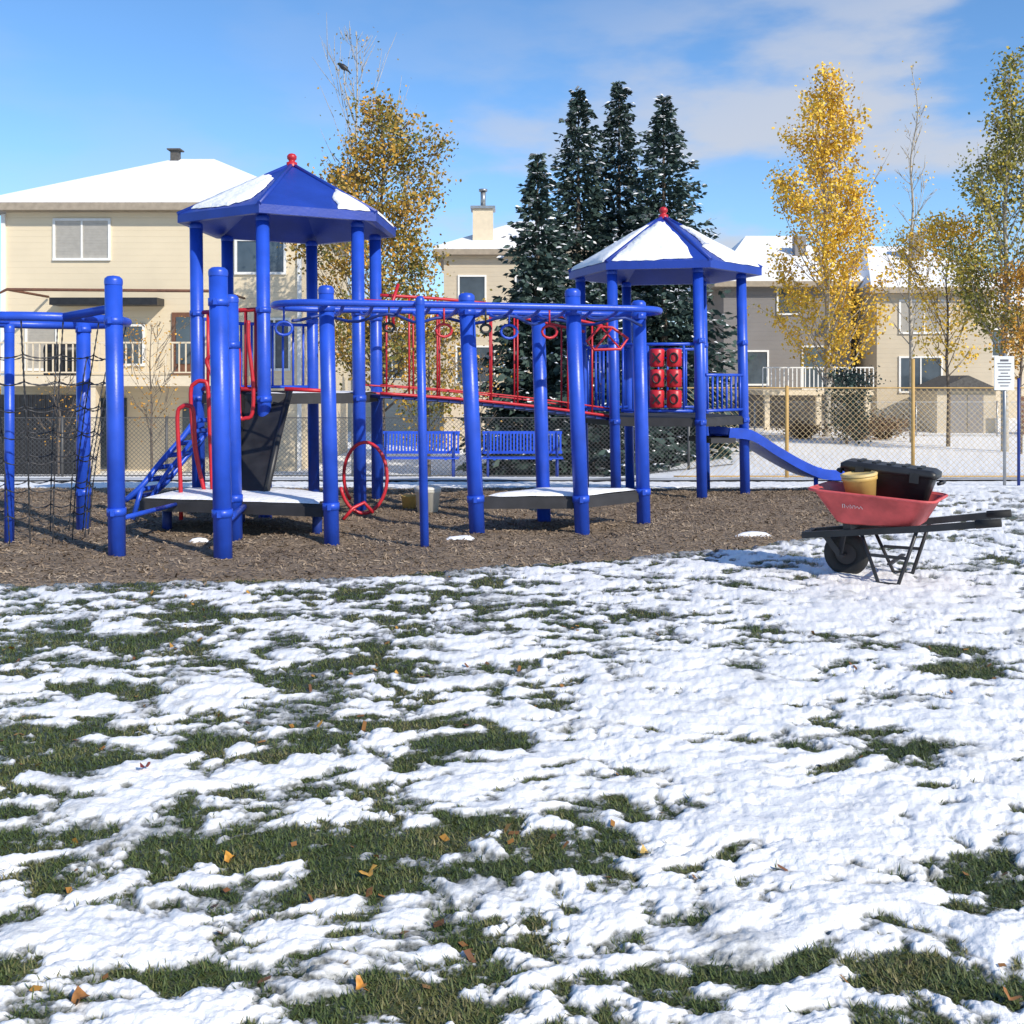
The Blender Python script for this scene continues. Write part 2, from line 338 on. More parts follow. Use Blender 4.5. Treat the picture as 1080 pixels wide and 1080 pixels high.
# ---------------- playground
def post(parent,x,y,ztop,r=.066,lean=0.0,bands=(),mat=BLUE):
    mb=MB(); z0=-.1
    def at(z): return Vector((x-lean*(z/ztop),y,z))
    mb.tube([at(z0),at(ztop-.02)],r,16)
    mb.lathe(at(ztop-.06),[(r*1.04,0),(r*1.06,.03),(r*1.0,.05),(r*.7,.068),(0.001,.075)],16)
    for b in bands: mb.tube([at(b-.03),at(b+.03)],r*1.12,16); mb.box(at(b)+Vector((0,-r*1.15,0)),(.03,.03,.05))
    return mb.build('post',mat,parent)
def hexpts(cx,cy,R,th): return [(cx+R*math.cos(math.radians(th+60*i)),cy-R*math.sin(math.radians(th+60*i))) for i in range(6)]
def roof(parent,cx,cy,ze,za,R,th,snows):
    v=hexpts(cx,cy,R,th); mb=MB(); ap=Vector((cx,cy,za)); n=6
    e=[Vector((x,y,ze)) for x,y in v]; lo=[Vector((x,y,ze-.09)) for x,y in v]; inn=[Vector((cx+(x-cx)*.94,cy+(y-cy)*.94,ze-.09)) for x,y in v]
    ap2=ap-Vector((0,0,.08)); top=[ap.lerp(q,.09)for q in e]
    vs=e+lo+inn+[ap2]+top+[ap+Vector((0,0,-.01))]
    fs=[]
    for i in range(n):
        j=(i+1)%n; fs+=[(i,j,19+j,19+i),(i,6+i,6+j,j),(6+i,12+i,12+j,6+j),(12+i,18,12+j),(19+i,19+j,25)]
    mb.add(vs,fs)
    for i in range(n): mb.tube([e[i]+Vector((0,0,.0)),ap],.026,6)
    ro=mb.build('roof',BLUE2,parent)
    f=MB(); f.lathe((cx,cy,za-.03),[(.06,0),(.06,.05),(.035,.06),(.035,.075),(.052,.09),(.055,.12),(.035,.145),(.001,.155)],14); f.build('finial',RED,ro)
    for (i,poly,h) in snows:
        a,b=e[i%6],e[(i+1)%6]; nrm=(b-a).cross(ap-a).normalized()
        if nrm.z<0: nrm=-nrm
        def P(s,t,hh):
            s=max(-.93,min(.93,s)); t=max(.0,min(.93,t)); q=a.lerp(b,(s+1)/2); return q.lerp(ap,t)+nrm*hh
        ol=[]
        for k in range(len(poly)):
            p0=poly[k];p1=poly[(k+1)%len(poly)]
            for j in range(6): tt=j/6; ol.append((p0[0]*(1-tt)+p1[0]*tt+random.uniform(-.03,.03),p0[1]*(1-tt)+p1[1]*tt+random.uniform(-.015,.015)))
        cs=sum(q[0] for q in ol)/len(ol); ct=sum(q[1] for q in ol)/len(ol); nn=len(ol); vs=[P(cs,ct,h)]
        for fct,hh in ((.5,h*1.05),(.92,h*.9),(1,.004)):
            for s_,t_ in ol: vs.append(P(cs+(s_-cs)*fct,ct+(t_-ct)*fct,hh+.005*random.random()))
        fs=[(0,1+k,1+(k+1)%nn) for k in range(nn)]
        for r_ in range(2): fs+=[(1+r_*nn+k,1+(r_+1)*nn+k,1+(r_+1)*nn+(k+1)%nn,1+r_*nn+(k+1)%nn) for k in range(nn)]
        q=MB(); q.add(vs,fs,True); q.build('snow_patch',SNOW,ro)
    return ro
T1=(-2.44,11.35); TH1=33; T2=(1.90,12.85); TH2=12; D1=1.25; D2=.95
ps=thing('play_structure','blue and red play structure with two hexagonal roofed towers joined by a bridge','play structure',(-.3,12,0))
h1=hexpts(*T1,1.0,TH1); h2=hexpts(*T2,1.0,TH2)
for x,y in h1: post(ps,x,y,3.06,.068,.03,(D1-.05,2.1))
for x,y in h2: post(ps,x,y,2.70,.062,.05,(D2-.05,1.85))
roof(ps,*T1,3.14,3.78,1.22,TH1,[(1,[(-.62,.14),(-.2,.04),(.5,.05),(.93,.10),(.93,.62),(.7,.74),(.1,.72),(-.55,.62),(-.7,.38)],.035),(5,[(-.9,.0),(.93,.0),(.93,.35),(.2,.45),(-.9,.5)],.03),(0,[(-.93,.0),(-.35,.0),(-.45,.25),(-.93,.45)],.03),(2,[(-.8,.1),(.8,.1),(.7,.6),(-.7,.6)],.03)])
roof(ps,*T2,2.77,3.44,1.20,TH2,[(1,[(-.70,.04),(.2,.0),(.93,.02),(.93,.6),(.6,.86),(-.3,.84),(-.75,.5)],.04),(0,[(-.93,.0),(.45,.0),(.62,.3),(.1,.5),(-.2,.78),(-.93,.75)],.04),(2,[(-.9,.0),(.9,.02),(.8,.7),(-.8,.8)],.04),(5,[(-.9,.0),(.9,.02),(.8,.6),(-.8,.6)],.03)])
def deck(parent,poly,z,name='deck',snow=None):
    mb=MB(); mb.prism(poly,z-.05,z); 
    cx=sum(a for a,b in poly)/len(poly); cy=sum(b for a,b in poly)/len(poly)
    for i in range(len(poly)):
        a=Vector((*poly[i],z-.06)); b=Vector((*poly[(i+1)%len(poly)],z-.06)); mb.bar(a,b,.03,.085)
    d_=mb.build(name,DECK,parent)
    if snow:
        s=MB(); n=len(poly); pts=[]
        for i in range(n):
            for k in range(6):
                t=k/6; x=poly[i][0]*(1-t)+poly[(i+1)%n][0]*t; y=poly[i][1]*(1-t)+poly[(i+1)%n][1]*t; pts.append((x,y))
        m=len(pts); v=[(cx,cy,z+snow)]
        for f,hh in ((.5,snow*1.1),(.9,snow*.85),(1.0,.004)):
            for x,y in pts:
                ff=f*(.93+.08*random.random()); v.append((cx+(x-cx)*ff,cy+(y-cy)*ff,z+hh+.008*random.random()))
        fs=[(0,1+i,1+(i+1)%m) for i in range(m)]
        for r in range(2): fs+=[(1+r*m+i,1+(r+1)*m+i,1+(r+1)*m+(i+1)%m,1+r*m+(i+1)%m) for i in range(m)]
        s.add(v,fs,True); s.build('snow_cover',SNOW,d_)
    return d_
deck(ps,h1,D1,snow=.012); deck(ps,h2,D2)
def barrier(parent,a,b,z0,z1,mat,nb=7,r=.014,name='railing'):
    a=Vector((*a,0)); b=Vector((*b,0)); d=(b-a).normalized(); a=a+d*.07; b=b-d*.07; mb=MB()
    for z in(z0,z1): mb.tube([a+Vector((0,0,z)),b+Vector((0,0,z))],r*1.35,8)
    for i in range(nb):
        p=a.lerp(b,(i+.5)/nb); mb.tube([p+Vector((0,0,z0)),p+Vector((0,0,z1))],r,6)
    return mb.build(name,mat,parent)
tag(barrier(ps,h1[2],h1[1],D1+.05,D1+.86,RED,6,.017),'red barred railing')
barrier(ps,h1[3],h1[2],D1+.06,D1+.8,BLUE,6); barrier(ps,h1[4],h1[3],D1+.06,D1+.8,BLUE,7)
barrier(ps,h2[2],h2[3],D2+.08,D2+.85,BLUE,7); barrier(ps,h2[0],h2[1],D2+.08,D2+.5,BLUE,8); barrier(ps,h2[4],h2[5],D2+.08,D2+.85,BLUE,7)
barrier(ps,h2[3],h2[4],D2+.08,D2+.85,BLUE,7)
a=Vector((*h2[2],0)); b=Vector((*h2[1],0)); d=(b-a).normalized(); nrm=Vector((d.y,-d.x,0))
if nrm.y>0: nrm=-nrm
c=a.lerp(b,.58)
fr=MB()
for z in (D2+.08,D2+.86): fr.tube([a+d*.06+Vector((0,0,z)),b-d*.06+Vector((0,0,z))],.02,8)
for s in(-1,1): fr.tube([c+d*.21*s+Vector((0,0,D2+.08)),c+d*.21*s+Vector((0,0,D2+.86))],.016,8)
for k in range(3): fr.tube([c-d*.2+Vector((0,0,D2+.22+.24*k)),c+d*.2+Vector((0,0,D2+.22+.24*k))],.01,6)
for k in (.08,.2,.92): 
    q=a.lerp(b,k); fr.tube([q+Vector((0,0,D2+.08)),q+Vector((0,0,D2+.86))],.013,6)
gp=fr.build('game_panel',BLUE,ps)
for cx_ in (-.1,.1):
    for k in range(3):
        q=c+d*cx_+Vector((0,0,D2+.22+.24*k)); bl=MB(); bl.tube([q-Vector((0,0,.105)),q-Vector((0,0,.09)),q+Vector((0,0,.09)),q+Vector((0,0,.105))],[.075,.088,.088,.075],14); bo=bl.build('game_block',RED,gp)
        sy=MB(); f_=q+nrm*.094
        if (k+(cx_>0))%2==0:
            for s in(-1,1): sy.bar(f_-d*.045-Vector((0,0,.055*s)),f_+d*.045+Vector((0,0,.055*s)),.012,.02)
        else: sy.tube([f_+d*.045*math.cos(t*.5236)+Vector((0,0,.055*math.sin(t*.5236))) for t in range(12)],.01,6,True)
        sy.build('game_mark',BLACK,gp)
bA=(Vector((*h1[0],0))+Vector((*h1[5],0)))/2; bB=(Vector((*h2[2],0))+Vector((*h2[3],0)))/2
bd=(bB-bA).normalized(); bn=Vector((-bd.y,bd.x,0)); Lb=(bB-bA).length
def bz(t): return D1*(1-t)+D2*t+.03*math.sin(math.pi*t)
mb=MB()
for i in range(22):
    t=(i+.5)/22; p=bA.lerp(bB,t)+Vector((0,0,bz(t)-.03)); mb.bar(p-bn*.36,p+bn*.36,.12,.03)
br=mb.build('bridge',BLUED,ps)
for s in(-1,1):
    m_=MB(); pts=[bA.lerp(bB,t/16)+bn*.38*s+Vector((0,0,bz(t/16)+.0)) for t in range(17)]; m_.tube(pts,.017,8)
    m_.tube([q+Vector((0,0,.09)) for q in pts],.010,6)
    top=[bA.lerp(bB,t/16)+bn*.38*s+Vector((0,0,bz(t/16)+1.05+.05*math.sin(math.pi*t/16))) for t in range(17)]; m_.tube(top,.018,8)
    for k in range(1,9):
        t=k/9; p=bA.lerp(bB,t)+bn*.38*s; m_.tube([p+Vector((0,0,bz(t))),p+Vector((0,0,bz(t)+1.07))],.012,6)
    m_.build('handrail',RED,br)
def smooth(pts,n=4):
    out=[]
    for i in range(len(pts)-1):
        p0=pts[max(i-1,0)];p1=pts[i];p2=pts[i+1];p3=pts[min(i+2,len(pts)-1)]
        for k in range(n):
            t=k/n; out.append(.5*((2*p1)+(p2-p0)*t+(2*p0-5*p1+4*p2-p3)*t*t+(3*p1-p0-3*p2+p3)*t**3))
    out.append(pts[-1]); return out
sp=[Vector((2.55,12.62,.70)),Vector((2.85,12.72,.67)),Vector((3.2,12.86,.47)),Vector((3.55,13.0,.28)),Vector((3.85,13.12,.16)),Vector((4.15,13.25,.13))]
sd=(sp[-1]-sp[0]); sd.z=0; sd.normalize(); sn=Vector((-sd.y,sd.x,0)); prof=[(-.24,.10),(-.22,.11),(-.20,.02),(0,0),(.20,.02),(.22,.11),(.24,.10),(.22,-.02),(-.22,-.02)]
sp=smooth(sp); v=[];np_=len(prof)
for p in sp:
    for a_,z_ in prof: v.append(p+sn*a_+Vector((0,0,z_)))
fs=[(i*np_+k,i*np_+(k+1)%np_,(i+1)*np_+(k+1)%np_,(i+1)*np_+k) for i in range(len(sp)-1) for k in range(np_)]
mb=MB(); mb.add(v,fs,False); mb.tube([Vector((3.9,13.14,.15)),Vector((3.9,13.14,-.2))],.03,8); mb.build('slide',BLUE,ps)
mb=MB(); mb.bar((2.3,12.55,.66),(2.62,12.66,.66),.55,.06); mb.tube([(2.3,12.3,.66),(2.3,12.3,.95)],.025,8); mb.build('step',DECK,ps)
dk=[(-3.35,9.25),(-2.2,8.95),(-1.62,8.8),(-1.68,9.55),(-2.2,9.95),(-3.25,10.0)]
deck(ps,dk,.32,snow=.03)
post(ps,-2.245,7.96,2.26,.072,.04,(.36,2.0)); post(ps,-2.42,8.95,2.13,.066,.04,(.36,1.7)); 
for aa,bb_,r in (((-2.25,8.0,.28),(-2.35,8.98,.28),.03),((-3.1,8.04,.30),(-3.0,9.2,.28),.02)):
    mb=MB(); mb.tube([aa,bb_],r,8); mb.build('support_arm',BLUE,ps)
for q in((-3.2,9.5),(-1.75,9.2),(-2.6,9.8)):
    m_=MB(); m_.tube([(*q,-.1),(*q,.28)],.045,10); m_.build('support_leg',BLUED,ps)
# dark chute panel with raised side lips
mb=MB(); a0=W(250,520,9.6); a1=W(281,520,9.55); b1=W(306,412,10.5); b0=W(256,412,10.6)
nn=Vector((0,-.06,0)); vs=[a0,a1,b1,b0,a0-nn,a1-nn,b1-nn,b0-nn]; mb.add(vs,[(0,1,2,3),(7,6,5,4),(0,4,5,1),(1,5,6,2),(2,6,7,3),(3,7,4,0)])
mb.tube([a0,a0.lerp(b0,.5)+Vector((0,-.04,.0)),b0],.03,8); mb.tube([a1,a1.lerp(b1,.5)+Vector((0,-.04,.0)),b1],.03,8)
mb.build('chute_panel',BLACK,ps)
mb=MB()
lad0=[W(132,528,9.9),W(150,512,9.95),W(170,487,10.1),W(192,462,10.3),W(208,440,10.5)]
ladd=smooth(lad0); o2=Vector((.1,.42,0))
mb.tube(ladd,.028,8); mb.tube([q+o2 for q in ladd],.028,8); mb.tube([W(140,548,9.9),W(150,512,9.95)],.025,8)
for i in range(1,len(ladd)-1,2): mb.tube([ladd[i],ladd[i]+o2],.024,8)
mb.tube([W(150,540,9.8),W(175,500,10),W(205,462,10.3)],.02,8)
mb.build('ladder',BLUE,ps)
def pxtube(pts,d,r,n=4):
    if isinstance(d,(int,float)): d=[d]*len(pts)
    return smooth([W(a,b,dd) for (a,b),dd in zip(pts,d)],n)
for lst,d in ((((191,548),(190,500),(187,440),(192,429),(199,428),(204,434),(206,470),(212,505)),9.5),(((216,520),(205,470),(201,415),(206,404),(213,402),(219,408),(221,450),(224,520)),9.75),(((226,400),(218,382),(222,376),(229,380),(231,398)),9.9)):
    mb=MB(); mb.tube(pxtube(lst,d,0),.02,8); mb.build('handrail',RED,ps)
mb=MB(); mb.tube(pxtube([(250,335),(247,345),(252,372),(252,402),(253,438),(259,441),(266,436),(267,405),(262,360),(262,338)],[9.95]*10,0),.019,8); mb.build('grab_bar',RED,ps)
mb=MB(); mb.tube([W(300,410,10.2),W(352,413,10.3)],.02,8); mb.build('grab_bar',RED,ps)
mb=MB(); mb.tube([W(420,300,10.9),W(414,318,10.8),W(415,345,10.8)],.018,8); mb.build('grab_bar',RED,ps)
mb=MB(); pts=[]
for k in range(34):
    a=-2.9+k*2*math.pi*1.08/33; rr=.23; pts.append(Vector((-1.50+rr*math.cos(a),10.3+.008*k,.40+.355*math.sin(a))))
mb.tube(pts,.018,8); mb.build('ring_climber',RED,ps)
mb=MB(); mb.tube([W(362,548,10.05),W(372,536,10.1),W(384,530,10.2),W(394,541,10.2)],.018,8); mb.build('foot_bar',RED,ps)
# ---------------- overhead ladder
oh=thing('overhead_ladder','blue overhead loop ladder with hanging red rings and a low snowy platform','climbing frame',(0,9.2,0))
PO=[(-1.52,8.64,2.18,.065,.05),(-.716,8.40,2.07,.036,.04),(-.31,9.16,2.16,.07,.10),(.31,9.88,2.09,.066,.06),(.63,9.16,2.2,.068,.09),(1.255,9.75,2.14,.066,.05)]
for x,y,zt,r,ln in PO: post(oh,x,y,zt,r,ln,(.33,2.0) if r>.05 else ())
A=Vector((-1.62,8.82,2.03)); B=Vector((.95,9.52,2.03)); ax=(B-A).normalized(); pn=Vector((-ax.y,ax.x,0)); hw=.42
st=[]
for k in range(13): a=math.pi/2+math.pi*k/12; st.append(A+ax*hw*math.cos(a)+pn*hw*math.sin(a))
for k in range(13): a=-math.pi/2+math.pi*k/12; st.append(B+ax*hw*math.cos(a)+pn*hw*math.sin(a))
mb=MB(); mb.tube(st,.03,10,True); 
for x,y,zt,r,ln in PO:
    P0=Vector((x-ln*.9,y,2.03)); best=None
    for i in range(len(st)):
        a=st[i]; b=st[(i+1)%len(st)]; t=max(0,min(1,(P0-a).dot(b-a)/max(1e-9,(b-a).length_squared))); q=a.lerp(b,t)
        if best is None or (q-P0).length<(best-P0).length: best=q
    if (best-P0).length>.01: mb.tube([P0,best],.024,8)
mb.build('loop_rail',BLUE,oh)
for k in range(11):
    t=(k+.5)/11; c=A.lerp(B,t); m_=MB()
    m_.tube([c+pn*hw*math.cos(math.pi*j/10)+Vector((0,0,-.07*math.sin(math.pi*j/10))) for j in range(11)],.016,8); m_.build('rung',BLUE,oh)
mb=MB(); mb.tube([A.lerp(B,-.1+1.2*k/40)+pn*(.2*math.sin(k*.47))+Vector((0,0,-.10-.03*math.cos(k*.94))) for k in range(41)],.014,8); mb.build('wave_rail',BLUED,oh)
for t,mt,sz in((-.13,BLUE,.07),(.38,RED,.07),(.52,BLACK,.045),(.60,BLUE,.075),(.74,RED,.07),(.2,BLACK,.045)):
    c=A.lerp(B,t)-pn*.2; m_=MB(); m_.tube([c,c-Vector((0,0,.15))],.009,6)
    m_.tube([c+ax*sz*math.cos(j*.5236)+Vector((0,0,-.15-sz*.8+sz*.8*math.sin(j*.5236))) for j in range(12)],.012,8,True); m_.build('hanging_ring',mt,oh)
m_=MB(); q0=W(640,350,9.5); 
tri=[q0+Vector((-.19,-.05,-.09)),q0+Vector((-.06,0,.05)),q0+Vector((.05,0,.04)),q0+Vector((.2,.05,-.06)),q0+Vector((.12,-.05,-.16)),q0+Vector((-.12,-.05,-.17))]
m_.tube(tri,.014,8,True); m_.tube([tri[1],tri[4]],.010,6); m_.tube([tri[2],tri[5]],.010,6); m_.tube([q0+Vector((0,0,.12)),q0+Vector((0,0,.04))],.014,6); m_.build('hanging_ring',RED,oh)
poly=[(-.26,9.2),(.58,9.2),(1.2,9.72),(.3,9.85)]
deck(oh,poly,.34,'platform',snow=.03)
# ---------------- chain climber
cc=thing('chain_climber','round chain net climber hanging from a blue hoop on three posts at the left end','climbing frame',(-4.05,8.75,0))
for x,y,zt,r,ln in ((-4.29,8.74,1.86,.04,.0),(-3.955,9.45,2.01,.062,.0),(-3.10,8.04,2.2,.066,.03)): post(cc,x,y,zt,r,ln,(1.86,.36) if r>.05 else ())
hc=Vector((-4.05,8.80,0))
for z,R in ((1.90,.70),):
    mb=MB(); mb.tube([hc+Vector((R*math.cos(a*.2618),R*math.sin(a*.2618),z)) for a in range(24)],.038,10,True)
    for q in((-4.29,8.74),(-3.955,9.45)):
        P=Vector((q[0],q[1],z)); dv=(P-hc); dv.z=0; mb.tube([P,hc+dv.normalized()*R+Vector((0,0,z))],.03,8)
    mb.tube([Vector((-3.13,8.04,1.95)),Vector((-3.25,8.2,1.96)),hc+Vector((.62*.7,-.78*.7,z))],.036,8)
    mb.build('hoop',BLUE,cc)
mb=MB()
def chain(p0,p1,sag=0):
    L_=(p1-p0).length; n=max(4,int(L_/.03)); 
    pts=[];rs=[]
    for i in range(n+1):
        t=i/n; pts.append(p0.lerp(p1,t)-Vector((0,0,sag*4*t*(1-t)))); rs.append(.0078 if i%2 else .0035)
    mb.tube(pts,rs,5)
nv=14; lv=[(1.88,.69),(1.6,.63),(1.38,.58),(1.16,.53),(.94,.49),(.73,.45),(.5,.42),(.28,.40),(.04,.38)]
for k in range(nv):
    a=2*math.pi*k/nv
    for (z0,r0),(z1,r1) in zip(lv[:-1],lv[1:]):
        p0=hc+Vector((r0*math.cos(a),r0*math.sin(a),z0)); p1=hc+Vector((r1*math.cos(a),r1*math.sin(a),z1)); chain(p0,p1)
        if z1>.1:
            a2=2*math.pi*(k+1)/nv; chain(p1,hc+Vector((r1*math.cos(a2),r1*math.sin(a2),z1)),.03)
mb.build('chain_net',CHAIN,cc)
# ---------------- benches
def bench(px,label):
    d=22.3; x=(px-540)*d/F; z=gz(x,d); t=thing('park_bench',label,'bench',(x,d,z),0,'blue benches behind the playground')
    mb=MB()
    for k in range(5): mb.box((0,-.3+.1*k,.45),(1.75,.075,.025))
    for s in(-.6,.6): mb.box((s,-.1,.43),(.05,.5,.025))
    mb.build('seat',BLUE,t,local=True)
    mb=MB(); 
    for z_ in(.55,.98): mb.box((0,.17+(z_-.55)*.2,z_),(1.75,.03,.06))
    for k in range(24): 
        xx=-.84+k*.073; mb.bar((xx,.17,.55),(xx,.25,.98),.04,.03)
    mb.build('backrest',BLUE,t,local=True)
    for s in(-.75,.75):
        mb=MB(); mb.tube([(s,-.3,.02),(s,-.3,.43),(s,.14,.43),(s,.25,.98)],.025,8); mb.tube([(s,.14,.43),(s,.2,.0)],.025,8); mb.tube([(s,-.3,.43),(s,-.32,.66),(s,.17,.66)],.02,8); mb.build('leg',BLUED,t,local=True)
bench(442,'blue slatted park bench partly behind the taller tower, left of the pair'); bench(551,'blue slatted park bench in front of the spruces, right of the pair')
t=thing('pail','white plastic pail with lid standing on the wood chips behind the thin blue pole','pail',(-.88,10.7,.02)); mb=MB(); mb.lathe((0,0,0),[(.001,0),(.11,0),(.13,.2),(.14,.205),(.14,.23)],18); mb.build('body',PAILW,t,local=True); mb=MB(); mb.lathe((0,0,.232),[(.142,0),(.145,.02),(.12,.03),(.001,.03)],18); mb.build('lid',PAILW,t,local=True)
t=thing('pail','small ochre pail beside the white pail on the wood chips','pail',(-1.1,10.95,.02)); mb=MB(); mb.lathe((0,0,0),[(.001,0),(.07,0),(.085,.13),(.09,.135),(.085,.14),(.075,.12),(.001,.05)],16); mb.build('body',OCHRE,t,local=True); mb=MB(); mb.tube([(.088*math.cos(a*.3142),0,.13-.05*math.sin(a*.3142)) for a in range(11)],.003,5); mb.build('handle',GALV,t,local=True)
# ---------------- wheelbarrow
WX,WY,WA=2.58,7.15,-math.radians(32)
wz=gz(WX,WY)+.012
wb=thing('wheelbarrow','red wheelbarrow with black handles and legs standing on the snow','wheelbarrow',(WX,WY,wz),WA)
def loft(rings,mb,closed_bottom=True):
    n=len(rings[0]); vs=[p for r in rings for p in r]; fs=[]
    for i in range(len(rings)-1):
        for k in range(n): fs.append((i*n+k,i*n+(k+1)%n,(i+1)*n+(k+1)%n,(i+1)*n+k))
    if closed_bottom: fs.append(tuple(range(n))[::-1])
    mb.add(vs,fs,True)
def rrect(x0,x1,hy,z,rad=.07,zf=0,n=5):
    out=[]
    for cx_,cy_,a0 in ((x1-rad,hy-rad,0),(x0+rad,hy-rad,90),(x0+rad,-hy+rad,180),(x1-rad,-hy+rad,270)):
        for k in range(n+1):
            a=math.radians(a0+90*k/n); X_=cx_+rad*math.cos(a); out.append((X_,cy_+rad*math.sin(a),z+zf*(x1-X_)/(x1-x0)))
    return out
mb=MB(); loft([rrect(-.24,.24,.18,.385,.06),rrect(-.27,.27,.21,.40,.07),rrect(-.42,.37,.285,.575,.09,.045),rrect(-.435,.385,.30,.58,.09,.045),rrect(-.44,.39,.305,.568,.09,.045)],mb)
tr=mb.build('tray',REDT,wb,local=True)
mb=MB(); loft([rrect(-.23,.23,.17,.395,.06),rrect(-.41,.36,.275,.575,.09,.045)],mb); mb.build('tray_lining',REDT,tr,local=True)
mb=MB(); mb.tube(rrect(-.44,.39,.305,.577,.09,.045),.010,8,True); mb.build('rim',REDT,tr,local=True)
mb=MB()
def on_side(x,z): return Vector((x,-(.21+(z-.40)/.19*.075)-.010,z))
lt=[(0,0),(.0,.03),(.012,.03),(.012,.0),(.02,.02),(.03,.0),(.036,.02),(.046,.0),(.046,.03),(.06,.0),(.064,.022),(.076,.022),(.074,.0),(.09,.018),(.1,.0),(.11,.02),(.12,.0)]
mb.tube([on_side(-.20+a_*1.1,.505+b_*.9) for a_,b_ in lt],.0022,5); mb.build('emblem',WHITE,tr,local=True)
for s in(-1,1):
    mb=MB(); pts=[Vector((-.50,.11*s,.275)),Vector((-.1,.17*s,.335)),Vector((.3,.235*s,.395)),Vector((.78,.275*s,.475))]
    for a_,b_ in zip(pts[:-1],pts[1:]): mb.bar(a_,b_,.036,.044)
    hnd=mb.build('handle',BLACK,wb,local=True)
    mb=MB(); mb.tube([pts[3]-Vector((.14,.005*s,.02)),pts[3]+Vector((.01,0,.002))],[.029,.027],10); mb.build('grip',RUB,hnd,local=True)
    mb=MB(); foot=[Vector((.03,.24*s,.012)),Vector((.16,.24*s,.012))]
    mb.tube([Vector((-.10,.17*s,.335)),foot[0],foot[1],Vector((.28,.23*s,.395))],.013,8); mb.bar(Vector((-.03,.21*s,.19)),Vector((.215,.235*s,.19)),.008,.022)
    mb.build('leg',BLACK,wb,local=True)
    mb=MB(); mb.bar((-.26,.1*s,.15),(-.22,.14*s,.32),.01,.05); mb.bar((-.26,.1*s,.15),(-.36,.125*s,.29),.01,.04); mb.build('axle_bracket',BLACK,wb,local=True)
for q in (((.10,-.235,.14),(.10,.235,.14),.03,.012),((-.50,-.13,.275),(-.50,.13,.275),.04,.045),((-.2,-.15,.36),(-.2,.15,.36),.05,.05),((.2,-.2,.375),(.2,.2,.375),.05,.025)):
    mb=MB(); mb.bar(*q); mb.build('brace',BLACK,wb,local=True)
mb=MB()
R_=.155; ring=[Vector((-.24+(R_-.042)*math.cos(a*2*math.pi/28),0,.150+(R_-.042)*math.sin(a*2*math.pi/28))) for a in range(28)]; mb.tube(ring,.046,12,True); wh=mb.build('wheel',RUB,wb,local=True)
mb=MB(); mb.tube([(-.24,-.022,.15),(-.24,.022,.15)],.085,18); mb.tube([(-.24,-.14,.15),(-.24,.14,.15)],.012,8); mb.build('rim',M('dirty_rim',(.03,.025,.025),.6,var=.5),wh,local=True)
RZm=Matrix.Rotation(WA,3,'Z')
def inb(x,y,z): return Vector((WX,WY,wz))+RZm@Vector((x,y,z))
tb=thing('storage_box','black plastic tote with ribbed lid lying in the wheelbarrow','box',inb(.02,.10,.50))
mb=MB(); loft([rrect(-.24,.24,.09,0,.03),rrect(-.30,.30,.14,.24,.03)],mb); bd_=mb.build('body',BLACK,tb,local=True)
mb=MB(); loft([rrect(-.32,.32,.16,.235,.035),rrect(-.32,.32,.16,.27,.035),rrect(-.29,.29,.135,.29,.035)],mb); n_=24; mb.f.append(tuple(range(len(mb.v)-n_,len(mb.v)))); mb.sm.append(False)
for k in range(5): mb.box((-.2+.1*k,0,.293),(.03,.2,.016))
mb.build('lid',BLACK,tb,local=True)
for s in(-1,1):
    mb=MB(); mb.tube([(.32*s,-.07,.2),(.35*s,-.05,.21),(.35*s,.05,.21),(.32*s,.07,.2)],.012,6); mb.build('handle',BLACK,tb,local=True)
for k in(-.18,.18):
    mb=MB(); mb.box((k,-.162,.23),(.06,.012,.07)); mb.build('latch',BLACK,tb,local=True)
tb.rotation_euler=(0,math.radians(5),WA+.04)
bk=thing('bucket','ochre yellow bucket sitting in the front of the wheelbarrow tray','bucket',inb(-.10,-.125,.50)); bk.rotation_euler=(math.radians(4),math.radians(-5),WA)
mb=MB(); mb.lathe((0,0,0),[(.001,0),(.085,0),(.112,.19),(.12,.195),(.12,.215),(.113,.22),(.106,.19),(.08,.02),(.001,.02)],22); mb.build('body',OCHRE,bk,local=True)
mb=MB(); mb.lathe((0,0,.221),[(.122,0),(.125,.015),(.105,.022),(.1,.014),(.001,.014)],22); mb.build('lid',M('pale_ochre',(.66,.48,.2),.5),bk,local=True)
# ---------------- sign
sx,sy_=(1058-540)*14.5/F,14.5; sz=gz(sx,sy_)
sg=thing('park_sign','white notice board on two thin metal posts at the right edge','sign',(sx,sy_,sz))
mb=MB(); mb.box((0,-.03,1.62),(.28,.012,.48)); bo=mb.build('board',SIGNM,sg,local=True)
mb=MB()
for k in range(9):
    w=.20 if k%4 else .13; mb.box((0,-.0385,1.8-.045*k),(w*(.8+.2*random.random()),.003,.012 if k else .028))
mb.build('lettering',INK,bo,local=True)
for xx,h_,m_ in((0.02,1.9,GALV),(.22,1.55,BLUED)):
    mb=MB(); mb.tube([(xx,0,-.1),(xx,0,h_)],.022,8); mb.build('post',m_,sg,local=True)
